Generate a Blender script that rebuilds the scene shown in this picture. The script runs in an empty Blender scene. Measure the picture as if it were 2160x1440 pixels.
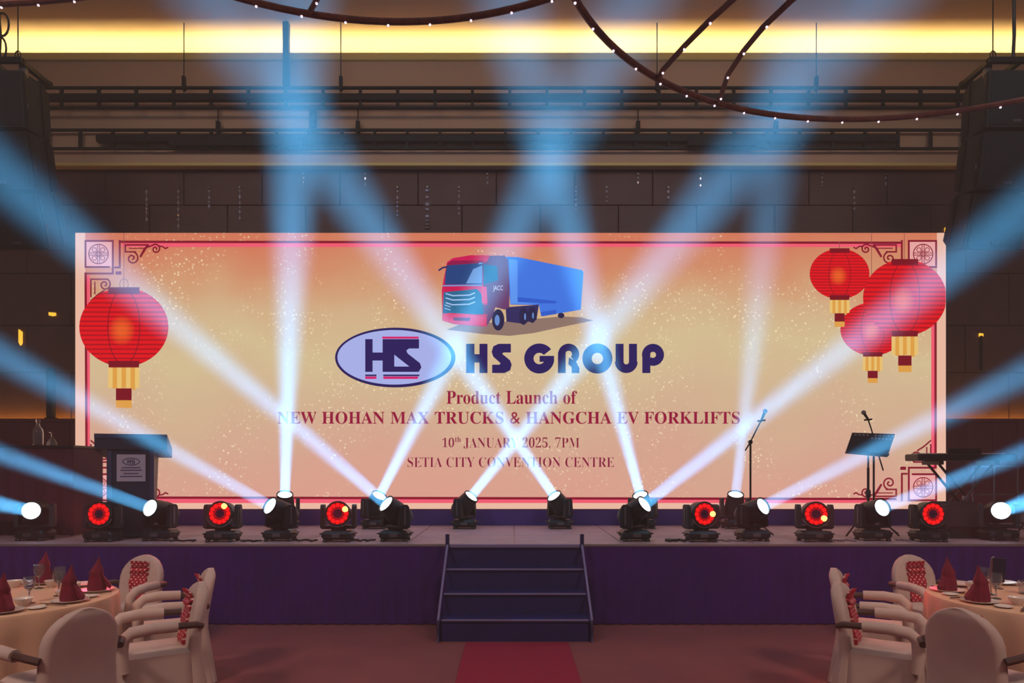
import bpy, bmesh, math, random
from mathutils import Vector, Matrix, Euler
random.seed(7)
sc = bpy.context.scene
COL = sc.collection
PI = math.pi

# ------------------------------------------------------------------ camera
F = 1500.0                      # focal length in pixels of a 2160 px wide frame
EYE = 1.74                      # camera height (m)
HOR = 988.0                     # image row of the horizon
cam = bpy.data.cameras.new('camera')
cam.lens = F / 2160 * 36
cam.shift_y = (HOR - 720) / 2160
cam.clip_end = 100
camo = bpy.data.objects.new('camera', cam)
COL.objects.link(camo)
camo.location = (0, 0, EYE)
camo.rotation_euler = (PI / 2, 0, 0)
sc.camera = camo

# ------------------------------------------------------------------ world: dark hall filled with thin stage haze
HAZE = 0.011
world = bpy.data.worlds.new('hall_haze')
sc.world = world
world.use_nodes = True
wn = world.node_tree
wn.nodes['Background'].inputs[0].default_value = (0, 0, 0, 1)
vs = wn.nodes.new('ShaderNodeVolumeScatter')
vs.inputs['Color'].default_value = (0.9, 0.95, 1.0, 1)
vs.inputs['Density'].default_value = HAZE
vs.inputs['Anisotropy'].default_value = 0.0
wn.links.new(vs.outputs[0], wn.nodes['World Output'].inputs['Volume'])

# ------------------------------------------------------------------ exposure and light paths
sc.view_settings.view_transform = 'Standard'
sc.view_settings.look = 'None'
sc.view_settings.exposure = 0.0
sc.view_settings.gamma = 1.0
sc.view_settings.use_curve_mapping = False
sc.cycles.max_bounces = 7
sc.cycles.diffuse_bounces = 3
sc.cycles.glossy_bounces = 2
sc.cycles.transmission_bounces = 7
sc.cycles.volume_bounces = 0
sc.cycles.caustics_reflective = False
sc.cycles.caustics_refractive = False
sc.cycles.sample_clamp_indirect = 3.0

def aim(o, p, q):
    o.location = p
    o.rotation_euler = (Vector(q) - Vector(p)).to_track_quat('-Z', 'Y').to_euler()

def lamp(name, kind, p, q, energy, color, **kw):
    l = bpy.data.lights.new(name, kind)
    l.energy = energy
    l.color = color
    for k, v in kw.items():
        setattr(l, k, v)
    o = bpy.data.objects.new(name, l)
    COL.objects.link(o)
    aim(o, Vector(p), Vector(q))
    return o

# house lights in the ceiling of the hall (behind and above the tables)
for hx in (-5.5, 5.5):
    lamp('house_light', 'AREA', (hx, -1.0, 8.4), (hx * 0.8, 4.5, 0.5), 210, (1.0, 0.74, 0.62), size=2.0, spread=math.radians(110))
# pin spots over the two dining tables
for hx in (-3.85, 4.05):
    lamp('table_pin_spot', 'SPOT', (hx, 4.9, 8.45), (hx, 5.5, 0.75), 420, (1.0, 0.70, 0.50), spot_size=math.radians(26), spot_blend=0.8, shadow_soft_size=0.12)

# added unseen area lamp, brightens the bulkhead in place of ceiling bounce
lamp('bulkhead_fill', 'AREA', (0, 4.5, 8.3), (0, 11.2, 7.0), 62, (1.0, 0.78, 0.58), shape='RECTANGLE', size=14, size_y=2.0, spread=math.radians(80))

BEAM_BLUE = (0.12, 0.54, 1.0)
BEAM_POWER = 400.0

def P(x, y, Y):
    """pixel (x, y) of the photograph at depth Y -> world point"""
    return Vector(((x - 1080) / F * Y, Y, EYE + (HOR - y) / F * Y))

def lin(c):
    return tuple(((v / 255) / 12.92 if v / 255 <= 0.04045 else ((v / 255 + 0.055) / 1.055) ** 2.4) for v in c)

# ------------------------------------------------------------------ materials
M = {}

def mat(name, c, rough=0.6, metal=0.0, spec=None, c2=None, scale=8.0, bump=0.0, stretch=None, trans=0.0, sheen=0.0):
    """principled material; c, c2 are sRGB 0-255 base colours mixed by noise"""
    m = bpy.data.materials.new(name)
    m.use_nodes = True
    nt = m.node_tree
    b = nt.nodes['Principled BSDF']
    b.inputs['Base Color'].default_value = (*lin(c), 1)
    b.inputs['Roughness'].default_value = rough
    b.inputs['Metallic'].default_value = metal
    if spec is not None:
        b.inputs['Specular IOR Level'].default_value = spec
    if trans:
        b.inputs['Transmission Weight'].default_value = trans
        b.inputs['IOR'].default_value = 1.3
    if sheen:
        b.inputs['Sheen Weight'].default_value = sheen
    if c2 is not None or bump:
        tc = nt.nodes.new('ShaderNodeTexCoord')
        mp = nt.nodes.new('ShaderNodeMapping')
        if stretch:
            mp.inputs['Scale'].default_value = stretch
        no = nt.nodes.new('ShaderNodeTexNoise')
        no.inputs['Scale'].default_value = scale
        no.inputs['Detail'].default_value = 3
        nt.links.new(tc.outputs['Object'], mp.inputs[0])
        nt.links.new(mp.outputs[0], no.inputs['Vector'])
        if c2 is not None:
            r = nt.nodes.new('ShaderNodeValToRGB')
            r.color_ramp.elements[0].position = 0.35
            r.color_ramp.elements[1].position = 0.65
            r.color_ramp.elements[0].color = (*lin(c), 1)
            r.color_ramp.elements[1].color = (*lin(c2), 1)
            nt.links.new(no.outputs['Fac'], r.inputs[0])
            nt.links.new(r.outputs[0], b.inputs['Base Color'])
        if bump:
            bp = nt.nodes.new('ShaderNodeBump')
            bp.inputs['Strength'].default_value = bump
            bp.inputs['Distance'].default_value = 0.01
            nt.links.new(no.outputs['Fac'], bp.inputs['Height'])
            nt.links.new(bp.outputs[0], b.inputs['Normal'])
    M[name] = m
    return m

def emis(name, c, s=1.0, sample=False):
    """flat emitter, c in sRGB 0-255"""
    m = bpy.data.materials.new(name)
    m.use_nodes = True
    nt = m.node_tree
    nt.nodes.remove(nt.nodes['Principled BSDF'])
    e = nt.nodes.new('ShaderNodeEmission')
    e.inputs[0].default_value = (*lin(c), 1)
    e.inputs[1].default_value = s
    nt.links.new(e.outputs[0], nt.nodes['Material Output'].inputs['Surface'])
    if not sample:
        m.cycles.emission_sampling = 'NONE'
    M[name] = m
    return m

mat('carpet', (138, 68, 71), 0.95, c2=(150, 76, 74), scale=1.3, bump=0.15)
mat('runner', (160, 0, 50), 0.9, c2=(150, 0, 46), scale=30, bump=0.2)
mat('wall_dark', (86, 56, 57), 0.6, c2=(94, 62, 60), scale=2)
mat('wall_groove', (34, 24, 24), 0.8)
mat('dado', (96, 20, 44), 0.5, c2=(84, 16, 38), scale=3, stretch=(1, 1, 0.1))
mat('bulkhead', (206, 172, 146), 0.8, c2=(198, 164, 140), scale=0.6)
mat('cove_lip', (222, 200, 130), 0.7)
mat('ceiling', (206, 178, 158), 0.85, c2=(200, 170, 150), scale=0.5)
mat('deck', (190, 164, 178), 0.6, c2=(176, 150, 168), scale=5, bump=0.1)
mat('deck_edge', (170, 160, 165), 0.4, metal=0.6)
mat('skirt', (70, 10, 112), 0.85, c2=(62, 8, 100), scale=2)  # blue-purple glow of the stage lights is put into the cloth colour
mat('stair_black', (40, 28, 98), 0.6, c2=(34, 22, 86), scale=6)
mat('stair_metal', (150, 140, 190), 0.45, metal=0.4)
mat('black_cloth', (38, 26, 48), 0.8)
mat('base_cloth', (74, 44, 120), 0.8, c2=(64, 36, 106), scale=2)
mat('black_plastic', (18, 18, 22), 0.45, c2=(24, 24, 28), scale=20)
mat('black_metal', (22, 21, 24), 0.4, metal=0.5)
mat('grey_metal', (120, 118, 125), 0.35, metal=0.8)
mat('silver', (190, 190, 195), 0.25, metal=1.0)
mat('chrome_trim', (200, 200, 210), 0.25, metal=0.9)
mat('rail_black', (16, 10, 12), 0.7)
mat('speaker_box', (12, 8, 12), 0.7, c2=(16, 12, 16), scale=30)
mat('speaker_grille', (7, 5, 9), 0.8, c2=(14, 11, 16), scale=160, bump=0.3)
mat('hoop_wrap', (112, 58, 44), 0.8, c2=(84, 38, 34), scale=18)
mat('lectern_black', (24, 20, 40), 0.45, c2=(30, 26, 46), scale=4)
mat('lectern_trim', (70, 66, 90), 0.35, metal=0.4)
mat('placard', (196, 186, 205), 0.7, c2=(186, 176, 196), scale=4)
mat('placard_ink', (70, 60, 100), 0.7)
mat('table_skirt', (86, 20, 44), 0.85, c2=(74, 16, 38), scale=3)
mat('dark_top', (40, 22, 30), 0.4)
mat('chair_cloth', (212, 188, 178), 0.85, c2=(202, 178, 168), scale=5, bump=0.12)
mat('wood_arm', (92, 58, 48), 0.5, c2=(78, 48, 40), scale=10)
mat('table_cloth', (222, 180, 148), 0.8, c2=(214, 172, 140), scale=3, bump=0.08)
mat('porcelain', (232, 222, 216), 0.2)
mat('napkin', (122, 2, 40), 0.85, c2=(108, 2, 34), scale=14, bump=0.15)
mat('glass', (235, 238, 245), 0.03, trans=0.92)
mat('crystal', (215, 205, 225), 0.12, metal=0.4)
mat('table_wood', (80, 56, 42), 0.6)
mat('cable', (24, 20, 26), 0.6)
mat('cable_pale', (150, 132, 146), 0.6)
mat('navy_panel', (28, 24, 52), 0.4)
mat('stool_grey', (110, 100, 102), 0.7)
mat('white_keys', (220, 215, 215), 0.4)

def polka():
    m = mat('polka', (176, 14, 44), 0.8)
    nt = m.node_tree
    tc = nt.nodes.new('ShaderNodeTexCoord')
    mp = nt.nodes.new('ShaderNodeMapping')
    mp.inputs['Rotation'].default_value = (PI / 2, 0, PI / 4)
    mp.inputs['Scale'].default_value = (1, 1, 1)
    vo = nt.nodes.new('ShaderNodeTexVoronoi')
    vo.voronoi_dimensions = '2D'
    vo.inputs['Scale'].default_value = 30
    vo.inputs['Randomness'].default_value = 0.15
    r = nt.nodes.new('ShaderNodeValToRGB')
    r.color_ramp.elements[0].position = 0.2
    r.color_ramp.elements[1].position = 0.27
    r.color_ramp.elements[0].color = (*lin((236, 196, 190)), 1)
    r.color_ramp.elements[1].color = (*lin((176, 14, 44)), 1)
    nt.links.new(tc.outputs['Object'], mp.inputs[0])
    nt.links.new(mp.outputs[0], vo.inputs['Vector'])
    nt.links.new(vo.outputs['Distance'], r.inputs[0])
    nt.links.new(r.outputs[0], nt.nodes['Principled BSDF'].inputs['Base Color'])
polka()

emis('cove_warm', (255, 236, 150), 45.0, True)
emis('dado_warm', (255, 186, 60), 24.0, True)
emis('niche_warm', (255, 190, 60), 1.3)
emis('lens_white', (235, 250, 255), 6.0)
emis('led_red', (255, 12, 14), 1.6)
emis('led_red_dim', (200, 0, 16), 0.6)
emis('led_hot', (255, 190, 110), 2.2)
emis('bulb_white', (255, 225, 250), 1.6)

# ------------------------------------------------------------------ mesh helpers
class MB:
    def __init__(s):
        s.v, s.f = [], []

    def add(s, vs, fs):
        n = len(s.v)
        s.v += [tuple(p) for p in vs]
        s.f += [tuple(i + n for i in f) for f in fs]
        return s

    def box(s, x0, x1, y0, y1, z0, z1, c=0.0):
        if c <= 0:
            vs = [(x, y, z) for x in (x0, x1) for y in (y0, y1) for z in (z0, z1)]
            return s.add(vs, [(0, 1, 3, 2), (4, 6, 7, 5), (0, 4, 5, 1), (2, 3, 7, 6), (0, 2, 6, 4), (1, 5, 7, 3)])
        pts = []
        for (x, sx) in ((x0, 1), (x1, -1)):
            for (y, sy) in ((y0, 1), (y1, -1)):
                for (z, sz) in ((z0, 1), (z1, -1)):
                    pts += [(x, y + sy * c, z + sz * c), (x + sx * c, y, z + sz * c), (x + sx * c, y + sy * c, z)]
        return s.hull(pts)

    def hull(s, pts):
        bm = bmesh.new()
        for p in pts:
            bm.verts.new(p)
        bmesh.ops.convex_hull(bm, input=bm.verts)
        bm.verts.index_update()
        s.add([v.co[:] for v in bm.verts], [[v.index for v in f.verts] for f in bm.faces])
        bm.free()
        return s

    def ring_loft(s, rings, cap0=True, cap1=True, closed=False):
        n = len(rings[0])
        vs = [p for r in rings for p in r]
        fs = []
        m = len(rings)
        for i in range(m if closed else m - 1):
            j = (i + 1) % m
            for k in range(n):
                l = (k + 1) % n
                fs.append((i * n + k, i * n + l, j * n + l, j * n + k))
        if not closed:
            if cap0:
                fs.append(tuple(range(n - 1, -1, -1)))
            if cap1:
                fs.append(tuple(range((m - 1) * n, m * n)))
        return s.add(vs, fs)

    def tube(s, pts, r, n=8, closed=False):
        pts = [Vector(p) for p in pts]
        m = len(pts)
        rs = r if isinstance(r, (list, tuple)) else [r] * m
        rings = []
        up = Vector((0, 0, 1))
        for i, p in enumerate(pts):
            a = pts[(i - 1) % m] if (closed or i > 0) else p
            b = pts[(i + 1) % m] if (closed or i < m - 1) else p
            t = (b - a)
            t = t.normalized() if t.length > 1e-9 else Vector((0, 0, 1))
            u = up if abs(t.dot(up)) < 0.95 else Vector((0, 1, 0))
            e1 = t.cross(u).normalized()
            e2 = e1.cross(t).normalized()
            rings.append([p + (e1 * math.cos(2 * PI * k / n) + e2 * math.sin(2 * PI * k / n)) * rs[i] for k in range(n)])
        return s.ring_loft(rings, closed=closed)

    def lathe(s, prof, n=20, c=(0, 0, 0), cap0=True, cap1=True):
        rings = [[(c[0] + r * math.cos(2 * PI * k / n), c[1] + r * math.sin(2 * PI * k / n), c[2] + z) for k in range(n)] for r, z in prof]
        return s.ring_loft(rings, cap0, cap1)

    def prism_xz(s, pts, y0, y1):
        n = len(pts)
        vs = [(x, y0, z) for x, z in pts] + [(x, y1, z) for x, z in pts]
        fs = [tuple(range(n)), tuple(range(2 * n - 1, n - 1, -1))] + [(i, i + n, (i + 1) % n + n, (i + 1) % n) for i in range(n)]
        return s.add(vs, fs)

    def ball(s, c, r, n=10, m=6):
        return s.lathe([(max(1e-4, r * math.sin(PI * i / m)), -r * math.cos(PI * i / m)) for i in range(m + 1)], n, c)

    def mesh(s, name, material, smooth=False, off=None):
        me = bpy.data.meshes.new(name)
        vs = s.v if off is None else [(x - off[0], y - off[1], z - off[2]) for x, y, z in s.v]
        me.from_pydata(vs, [], s.f)
        bm = bmesh.new()
        bm.from_mesh(me)
        bmesh.ops.recalc_face_normals(bm, faces=bm.faces)
        bm.to_mesh(me)
        bm.free()
        if smooth:
            me.polygons.foreach_set('use_smooth', [True] * len(me.polygons))
            me.set_sharp_from_angle(angle=math.radians(42))
        me.materials.append(M[material])
        return me

    def build(s, name, material, parent=None, smooth=False):
        """vertices are in world coordinates; the object's origin goes to the parent's location"""
        off = None
        if parent is not None:
            off = parent.location
            if parent.parent is not None:
                off = parent.location + parent.parent.location
        o = bpy.data.objects.new(name, s.mesh(name, material, smooth, off))
        COL.objects.link(o)
        o.parent = parent
        return o

    def local(s, name, material, parent=None, smooth=False, loc=(0, 0, 0), rot=(0, 0, 0)):
        """vertices are in the parent's own coordinates"""
        o = bpy.data.objects.new(name, s.mesh(name, material, smooth))
        COL.objects.link(o)
        o.parent = parent
        o.location = loc
        o.rotation_euler = rot
        return o

def tag(o, label, cat=None, group=None, kind=None):
    o['label'] = label
    if cat:
        o['category'] = cat
    if group:
        o['group'] = group
    if kind:
        o['kind'] = kind
    return o

def thing(name, label, cat, loc=(0, 0, 0), rz=0.0, group=None, kind=None):
    o = bpy.data.objects.new(name, None)
    COL.objects.link(o)
    o.location = loc
    o.rotation_euler = (0, 0, rz)
    o.empty_display_size = 0.1
    return tag(o, label, cat, group, kind)

def copy_tree(o, parent=None):
    c = o.copy()
    COL.objects.link(c)
    c.parent = parent
    for ch in list(o.children):
        if ch.type != 'LIGHT':
            copy_tree(ch, c)
    return c

def inst(name, mesh, parent, loc=(0, 0, 0), rot=(0, 0, 0)):
    o = bpy.data.objects.new(name, mesh)
    COL.objects.link(o)
    o.parent = parent
    o.location = loc
    o.rotation_euler = rot
    return o

# ================================================================== THE SETTING
YB = 11.4          # back wall
ZC = 8.6           # ceiling
tag(MB().box(-11, 11, -7, 12, -0.12, 0).build('floor', 'carpet'), 'brown carpet floor of the ballroom', kind='structure')
tag(MB().box(-11.2, 11.2, -7, 12, ZC, ZC + 0.2).build('ceiling', 'ceiling'), 'tan ceiling washed by warm cove light', kind='structure')
for s, n in ((-1, 'left'), (1, 'right')):
    tag(MB().box(min(s * 11, s * 11.2), max(s * 11, s * 11.2), -7, 12, 0, ZC).build('wall_' + n, 'wall_dark'), 'dark side wall of the ballroom', kind='structure')

wb = MB().box(-11, 11, YB + 0.03, YB + 0.2, 0, 6.6).build('wall_back', 'wall_groove')
tag(wb, 'dark brown panelled wall behind the stage', kind='structure')
rows = [2.3, 3.28, 4.03, 4.86, 5.24, 5.95, 6.62]
pm = {}
for i in range(len(rows) - 1):
    z0, z1 = rows[i], rows[i + 1]
    x = -10.8 + (0.55 if i % 2 else 0.0)
    while x < 10.6:
        x1 = x + 1.25
        if not (z1 < 5.6 and x > -6.7 and x1 < 6.7):
            key = i
            if key not in pm:
                pm[key] = MB().box(0.006, 1.244, -0.03, 0.03, z0 + 0.006, z1 - 0.006, 0.006).mesh('panel', 'wall_dark')
            inst('panel', pm[key], wb, (x, YB, 0))
        x = x1

# lower panelling in front of the wall, a lit ledge on top
for s, n in ((-1, 'left'), (1, 'right')):
    xa, xb = (-10.9, -6.3) if s < 0 else (6.3, 10.9)
    d = MB().box(xa, xb, 11.12, 11.2, 0.0, 2.50).build('trim_' + ('1' if s < 0 else '2'), 'wall_groove')
    tag(d, 'maroon boarded dado with a lit ledge, ' + ('behind the bottle table' if s < 0 else 'behind the keyboard'), kind='structure')
    bm_ = MB().box(0.004, 0.396, 11.10, 11.12, 0.9, 2.46, 0.004).mesh('plank', 'dado')
    xx = xa
    while xx < xb - 0.3:
        inst('plank', bm_, d, (xx, 0, 0))
        xx += 0.4
    MB().box(xa, xb, 11.08, 11.22, 2.46, 2.52, 0.01).build('ledge_cap', 'dado', d)
    st = MB().box(xa, xb, 11.25, 11.29, 2.44, 2.46).build('ledge_light_strip', 'dado_warm')
    tag(st, 'amber light strip hidden behind the ' + ('dado ledge near the bottle table' if s < 0 else 'dado ledge near the keyboard'), 'light strip')
    MB().box(xa, xb, 11.2, 11.37, 2.38, 2.44).build('strip_tray', 'wall_groove', st)

# bulkhead over the stage with a cove on top
YK = 11.2
bh = MB().box(-11, 11, YK, YK + 0.18, 6.52, 8.16).build('wall_upper', 'bulkhead')
tag(bh, 'tan bulkhead above the stage under the cove light', kind='structure')
MB().box(-11, 11, YK + 0.18, 12, 6.52, 6.60).build('soffit', 'wall_groove', bh)
MB().box(-11, 11, YK + 0.1, 12, 7.96, 8.02).build('cove_floor', 'bulkhead', bh)
MB().box(-11, 11, 11.9, 12, 8.16, ZC).build('cove_back', 'ceiling', bh)
lip = MB().box(-11, 11, YK - 0.05, YK + 0.03, 8.15, 8.265, 0.01).build('trim_3', 'cove_lip')
tag(lip, 'pale cove lip running the width of the bulkhead', kind='structure')
tl = MB().box(-11, 11, YK - 0.03, YK + 0.02, 6.50, 6.545).build('trim_4', 'cove_lip')
tag(tl, 'thin pale reveal at the foot of the bulkhead', kind='structure')
cs = MB().box(-10.9, 10.9, YK + 0.11, YK + 0.32, 8.02, 8.05).build('cove_light_strip', 'cove_warm')
tag(cs, 'warm yellow light strip lying in the ceiling cove', 'light strip')

# ------------------------------------------------------------------ stage platform
ZS = 0.9
YS = 7.95
stage = thing('stage_platform', 'low stage with grey deck panels and a pleated skirt coloured as if under purple light', 'stage', (0, YS, 0))
MB().box(-9.6, 9.6, YS + 0.03, 11.05, 0.0, ZS - 0.05).build('understructure', 'black_cloth', stage)
MB().box(-9.6, 9.6, YS + 0.02, 11.05, ZS - 0.05, ZS - 0.012).build('deck_frame', 'deck_edge', stage)
dm = MB().box(0.006, 1.214, 0.006, 1.024, ZS - 0.012, ZS, 0.003).mesh('deck_panel', 'deck')
for r in range(3):
    for i in range(-8, 8):
        inst('deck_panel', dm, stage, (i * 1.22 + 0.03, 0.02 + r * 1.03, 0))
MB().box(-9.6, 9.6, YS - 0.02, YS + 0.02, ZS - 0.03, ZS, 0.004).build('front_edge_trim', 'deck_edge', stage)
for i in range(8):
    xa = -9.6 + i * 2.4
    n = 96
    vs, fs = [], []
    for k in range(n + 1):
        x = xa + 2.4 * k / n
        for j, z in enumerate((ZS - 0.03, 0.45, 0.012)):
            a = (0.006, 0.012, 0.016)[j]
            vs.append((x, YS - 0.012 - a * (1 + math.sin(x * 2 * PI / 0.15 + 0.7 * math.sin(x * 3.1) + j * 0.25)), z))
    for k in range(n):
        for j in range(2):
            fs.append((k * 3 + j, k * 3 + j + 1, k * 3 + j + 4, k * 3 + j + 3))
    MB().add(vs, fs).build('skirt_panel', 'skirt', stage, True)

# ------------------------------------------------------------------ stage stairs and red runner
sx0, sx1 = -0.74, 0.80
stairs = thing('stage_stairs', 'black four-step stage stairs with metal nosings, ending on the red runner', 'stairs', (0.03, 7.2, 0))
ys = [7.14, 7.39, 7.64, 7.87]
for i, y in enumerate(ys):
    zt = 0.22 * (i + 1)
    nxt = ys[i + 1] if i < 3 else 7.88
    if i < 3:
        MB().box(sx0 + .03, sx1 - .03, y, nxt + 0.02, zt - 0.03, zt, 0.003).build('tread', 'stair_black', stairs)
    else:
        MB().box(sx0 + .03, sx1 - .03, y - 0.02, y + 0.005, zt - 0.03, zt + 0.022, 0.003).build('tread', 'stair_black', stairs)
    MB().box(sx0 + .03, sx1 - .03, y + 0.012 - (0.02 if i == 3 else 0), y + 0.024 - (0.02 if i == 3 else 0), zt - 0.22, zt - 0.03).build('riser', 'stair_black', stairs)
    MB().box(sx0 + .03, sx1 - .03, y - 0.012 - (0.02 if i == 3 else 0), y + 0.012 - (0.02 if i == 3 else 0), zt - 0.012, zt + 0.006 + (0.018 if i == 3 else 0), 0.003).build('nosing', 'stair_metal', stairs)
for x in (sx0, sx1):
    MB().prism_xz([(x - 0.015, 0), (x + 0.015, 0), (x + 0.015, 0.2), (x - 0.015, 0.2)], 7.12, 7.84).build('side_panel', 'stair_black', stairs)
    xt = x + (0.03 if x < 0 else -0.03)
    MB().tube([(x, 7.11, 0.0), (x, 7.11, 0.22), (xt, 7.81, 0.90), (xt, 7.82, 1.0)], 0.014, 8).build('side_rail', 'stair_metal', stairs, True)
    MB().tube([(xt, 7.82, 0.84), (xt, 7.82, 1.02)], 0.022, 8).build('top_post', 'stair_black', stairs, True)
run = MB().box(-0.46, 0.56, -2.0, 7.09, 0.001, 0.012).build('carpet_runner', 'runner')
tag(run, 'plain red carpet runner leading to the stage stairs', 'carpet')

# ================================================================== LED WALL
YL = 10.5
led = thing('led_wall', 'wide LED screen showing red lanterns, a truck and the event title', 'screen', (0, YL, ZS))
def S(x, y, layer=0.0):
    p = P(x, y, YL)
    return Vector((p.x, YL - 0.0025 * layer, p.z))
LX0, LX1, LY0, LY1 = 159, 1995, 491, 1073
a, b = S(LX0, LY1), S(LX1, LY0)
MB().box(a.x, b.x, YL + 0.012, YL + 0.12, a.z, b.z, 0.01).build('cabinet_frame', 'black_plastic', led)
MB().box(a.x + 0.03, b.x - 0.03, YL + 0.02, YL + 0.5, ZS, a.z).build('base_cover', 'base_cloth', led)

def screen_material():
    m = bpy.data.materials.new('screen_picture')
    m.use_nodes = True
    nt = m.node_tree
    N, L = nt.nodes, nt.links
    N.remove(N['Principled BSDF'])
    tc = N.new('ShaderNodeTexCoord')
    sep = N.new('ShaderNodeSeparateXYZ')
    L.new(tc.outputs['Generated'], sep.inputs[0])
    n1 = N.new('ShaderNodeTexNoise')
    n1.inputs['Scale'].default_value = 0.55
    n1.inputs['Detail'].default_value = 2
    L.new(tc.outputs['Object'], n1.inputs['Vector'])
    ad = N.new('ShaderNodeMath'); ad.operation = 'MULTIPLY_ADD'
    L.new(n1.outputs['Fac'], ad.inputs[0]); ad.inputs[1].default_value = 0.45
    L.new(sep.outputs['Z'], ad.inputs[2])
    sb = N.new('ShaderNodeMath'); sb.operation = 'SUBTRACT'
    L.new(ad.outputs[0], sb.inputs[0]); sb.inputs[1].default_value = 0.225
    r = N.new('ShaderNodeValToRGB')
    cr = r.color_ramp
    cr.elements[0].position = 0.0; cr.elements[0].color = (*lin((232, 168, 150)), 1)
    cr.elements[1].position = 1.0; cr.elements[1].color = (*lin((224, 128, 96)), 1)
    for p, c in ((0.2, (226, 174, 152)), (0.38, (222, 188, 154)), (0.55, (224, 200, 156)), (0.72, (222, 184, 142)), (0.86, (222, 150, 112))):
        e = cr.elements.new(p); e.color = (*lin(c), 1)
    L.new(sb.outputs[0], r.inputs[0])
    # gold glitter printed on the picture
    vo = N.new('ShaderNodeTexVoronoi'); vo.inputs['Scale'].default_value = 18
    L.new(tc.outputs['Object'], vo.inputs['Vector'])
    lt = N.new('ShaderNodeMapRange'); lt.inputs[1].default_value = 0.20; lt.inputs[2].default_value = 0.34
    lt.inputs[3].default_value = 1.0; lt.inputs[4].default_value = 0.0
    L.new(vo.outputs['Distance'], lt.inputs[0])
    n2 = N.new('ShaderNodeTexNoise'); n2.inputs['Scale'].default_value = 0.85; n2.inputs['Detail'].default_value = 4
    mp2 = N.new('ShaderNodeMapping'); mp2.inputs['Location'].default_value = (3.3, 0, 1.1)
    L.new(tc.outputs['Object'], mp2.inputs[0]); L.new(mp2.outputs[0], n2.inputs['Vector'])
    mr = N.new('ShaderNodeMapRange'); mr.inputs[1].default_value = 0.46; mr.inputs[2].default_value = 0.6
    L.new(n2.outputs['Fac'], mr.inputs[0])
    mu = N.new('ShaderNodeMath'); mu.operation = 'MULTIPLY'
    L.new(lt.outputs[0], mu.inputs[0]); L.new(mr.outputs[0], mu.inputs[1])
    wr = N.new('ShaderNodeTexWhiteNoise')
    L.new(vo.outputs['Color'], wr.inputs['Vector'])
    mu2 = N.new('ShaderNodeMath'); mu2.operation = 'MULTIPLY'
    L.new(mu.outputs[0], mu2.inputs[0]); L.new(wr.outputs['Value'], mu2.inputs[1])
    mx = N.new('ShaderNodeMix'); mx.data_type = 'RGBA'
    L.new(mu2.outputs[0], mx.inputs['Factor']); L.new(r.outputs[0], mx.inputs[6])
    mx.inputs[7].default_value = (*lin((255, 232, 190)), 1)
    em = N.new('ShaderNodeEmission')
    em.inputs[1].default_value = SCREEN
    L.new(mx.outputs[2], em.inputs[0])
    L.new(em.outputs[0], N['Material Output'].inputs['Surface'])
    M['screen_picture'] = m
SCREEN = 0.95
screen_material()
MB().add([(a.x, YL, a.z), (b.x, YL, a.z), (b.x, YL, b.z), (a.x, YL, b.z)], [(0, 1, 2, 3)]).build('screen_picture', 'screen_picture', led)

def ink(name, c, s=1.0):
    return emis('ink_' + name, c, s * SCREEN)
ink('crimson', (140, 14, 44)); ink('title', (156, 14, 62)); ink('thin', (140, 20, 62)); ink('pink', (255, 96, 120)); ink('margin', (248, 196, 172))
ink('navy', (40, 26, 96)); ink('lavender', (176, 186, 246)); ink('hotpink', (226, 20, 110)); ink('gold', (236, 168, 74)); ink('goldlight', (246, 204, 120))
ink('darkred', (128, 2, 30)); ink('wire', (150, 80, 80))
ink('trailer', (66, 124, 238)); ink('trailer_light', (98, 158, 255)); ink('trailer_dark', (46, 96, 214)); ink('cab', (214, 22, 88)); ink('cab_side', (112, 62, 112))
ink('cab_dark', (150, 20, 78)); ink('screen_blue', (34, 70, 132)); ink('screen_light', (120, 160, 222)); ink('teal', (40, 108, 150)); ink('chev', (176, 206, 250))
ink('tyre', (38, 34, 76)); ink('hub', (110, 150, 220)); ink('shadow', (150, 122, 112)); ink('under', (52, 44, 100)); ink('white', (226, 226, 250)); ink('bumper', (232, 40, 96))

def flat(mb, pts, layer):
    """closed polygon in photo pixels laid on the screen"""
    v = [S(x, y, layer) for x, y in pts]
    bm = bmesh.new()
    f = bm.faces.new([bm.verts.new(p) for p in v])
    bm.normal_update()
    bmesh.ops.triangulate(bm, faces=[f])
    bm.verts.index_update()
    mb.add([q.co[:] for q in bm.verts], [[q.index for q in t.verts] for t in bm.faces])
    bm.free()
    return mb

def stroke(mb, pts, w, layer):
    """ribbon of width w (px) along a polyline"""
    pts = [Vector((x, y)) for x, y in pts]
    n = len(pts)
    vs = []
    for i, p in enumerate(pts):
        d0 = (p - pts[i - 1]).normalized() if i else None
        d1 = (pts[i + 1] - p).normalized() if i < n - 1 else None
        if d0 is None: d0 = d1
        if d1 is None: d1 = d0
        t = (d0 + d1)
        t = t.normalized() if t.length > 1e-6 else d0
        nr = Vector((-t.y, t.x))
        k = 1.0 / max(0.5, nr.dot(Vector((-d0.y, d0.x))))
        e = t * (w / 2 if i == n - 1 else (-w / 2 if i == 0 else 0))
        for sgn in (-1, 1):
            q = p + nr * (sgn * w / 2 * k) + e
            vs.append(S(q.x, q.y, layer))
    return mb.add(vs, [(2 * i, 2 * i + 1, 2 * i + 3, 2 * i + 2) for i in range(n - 1)])

def ell(cx, cy, rx, ry, n=40, a0=0, a1=360):
    return [(cx + rx * math.cos(math.radians(a0 + (a1 - a0) * k / n)), cy + ry * math.sin(math.radians(a0 + (a1 - a0) * k / n))) for k in range(n if a1 - a0 == 360 else n + 1)]

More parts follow.
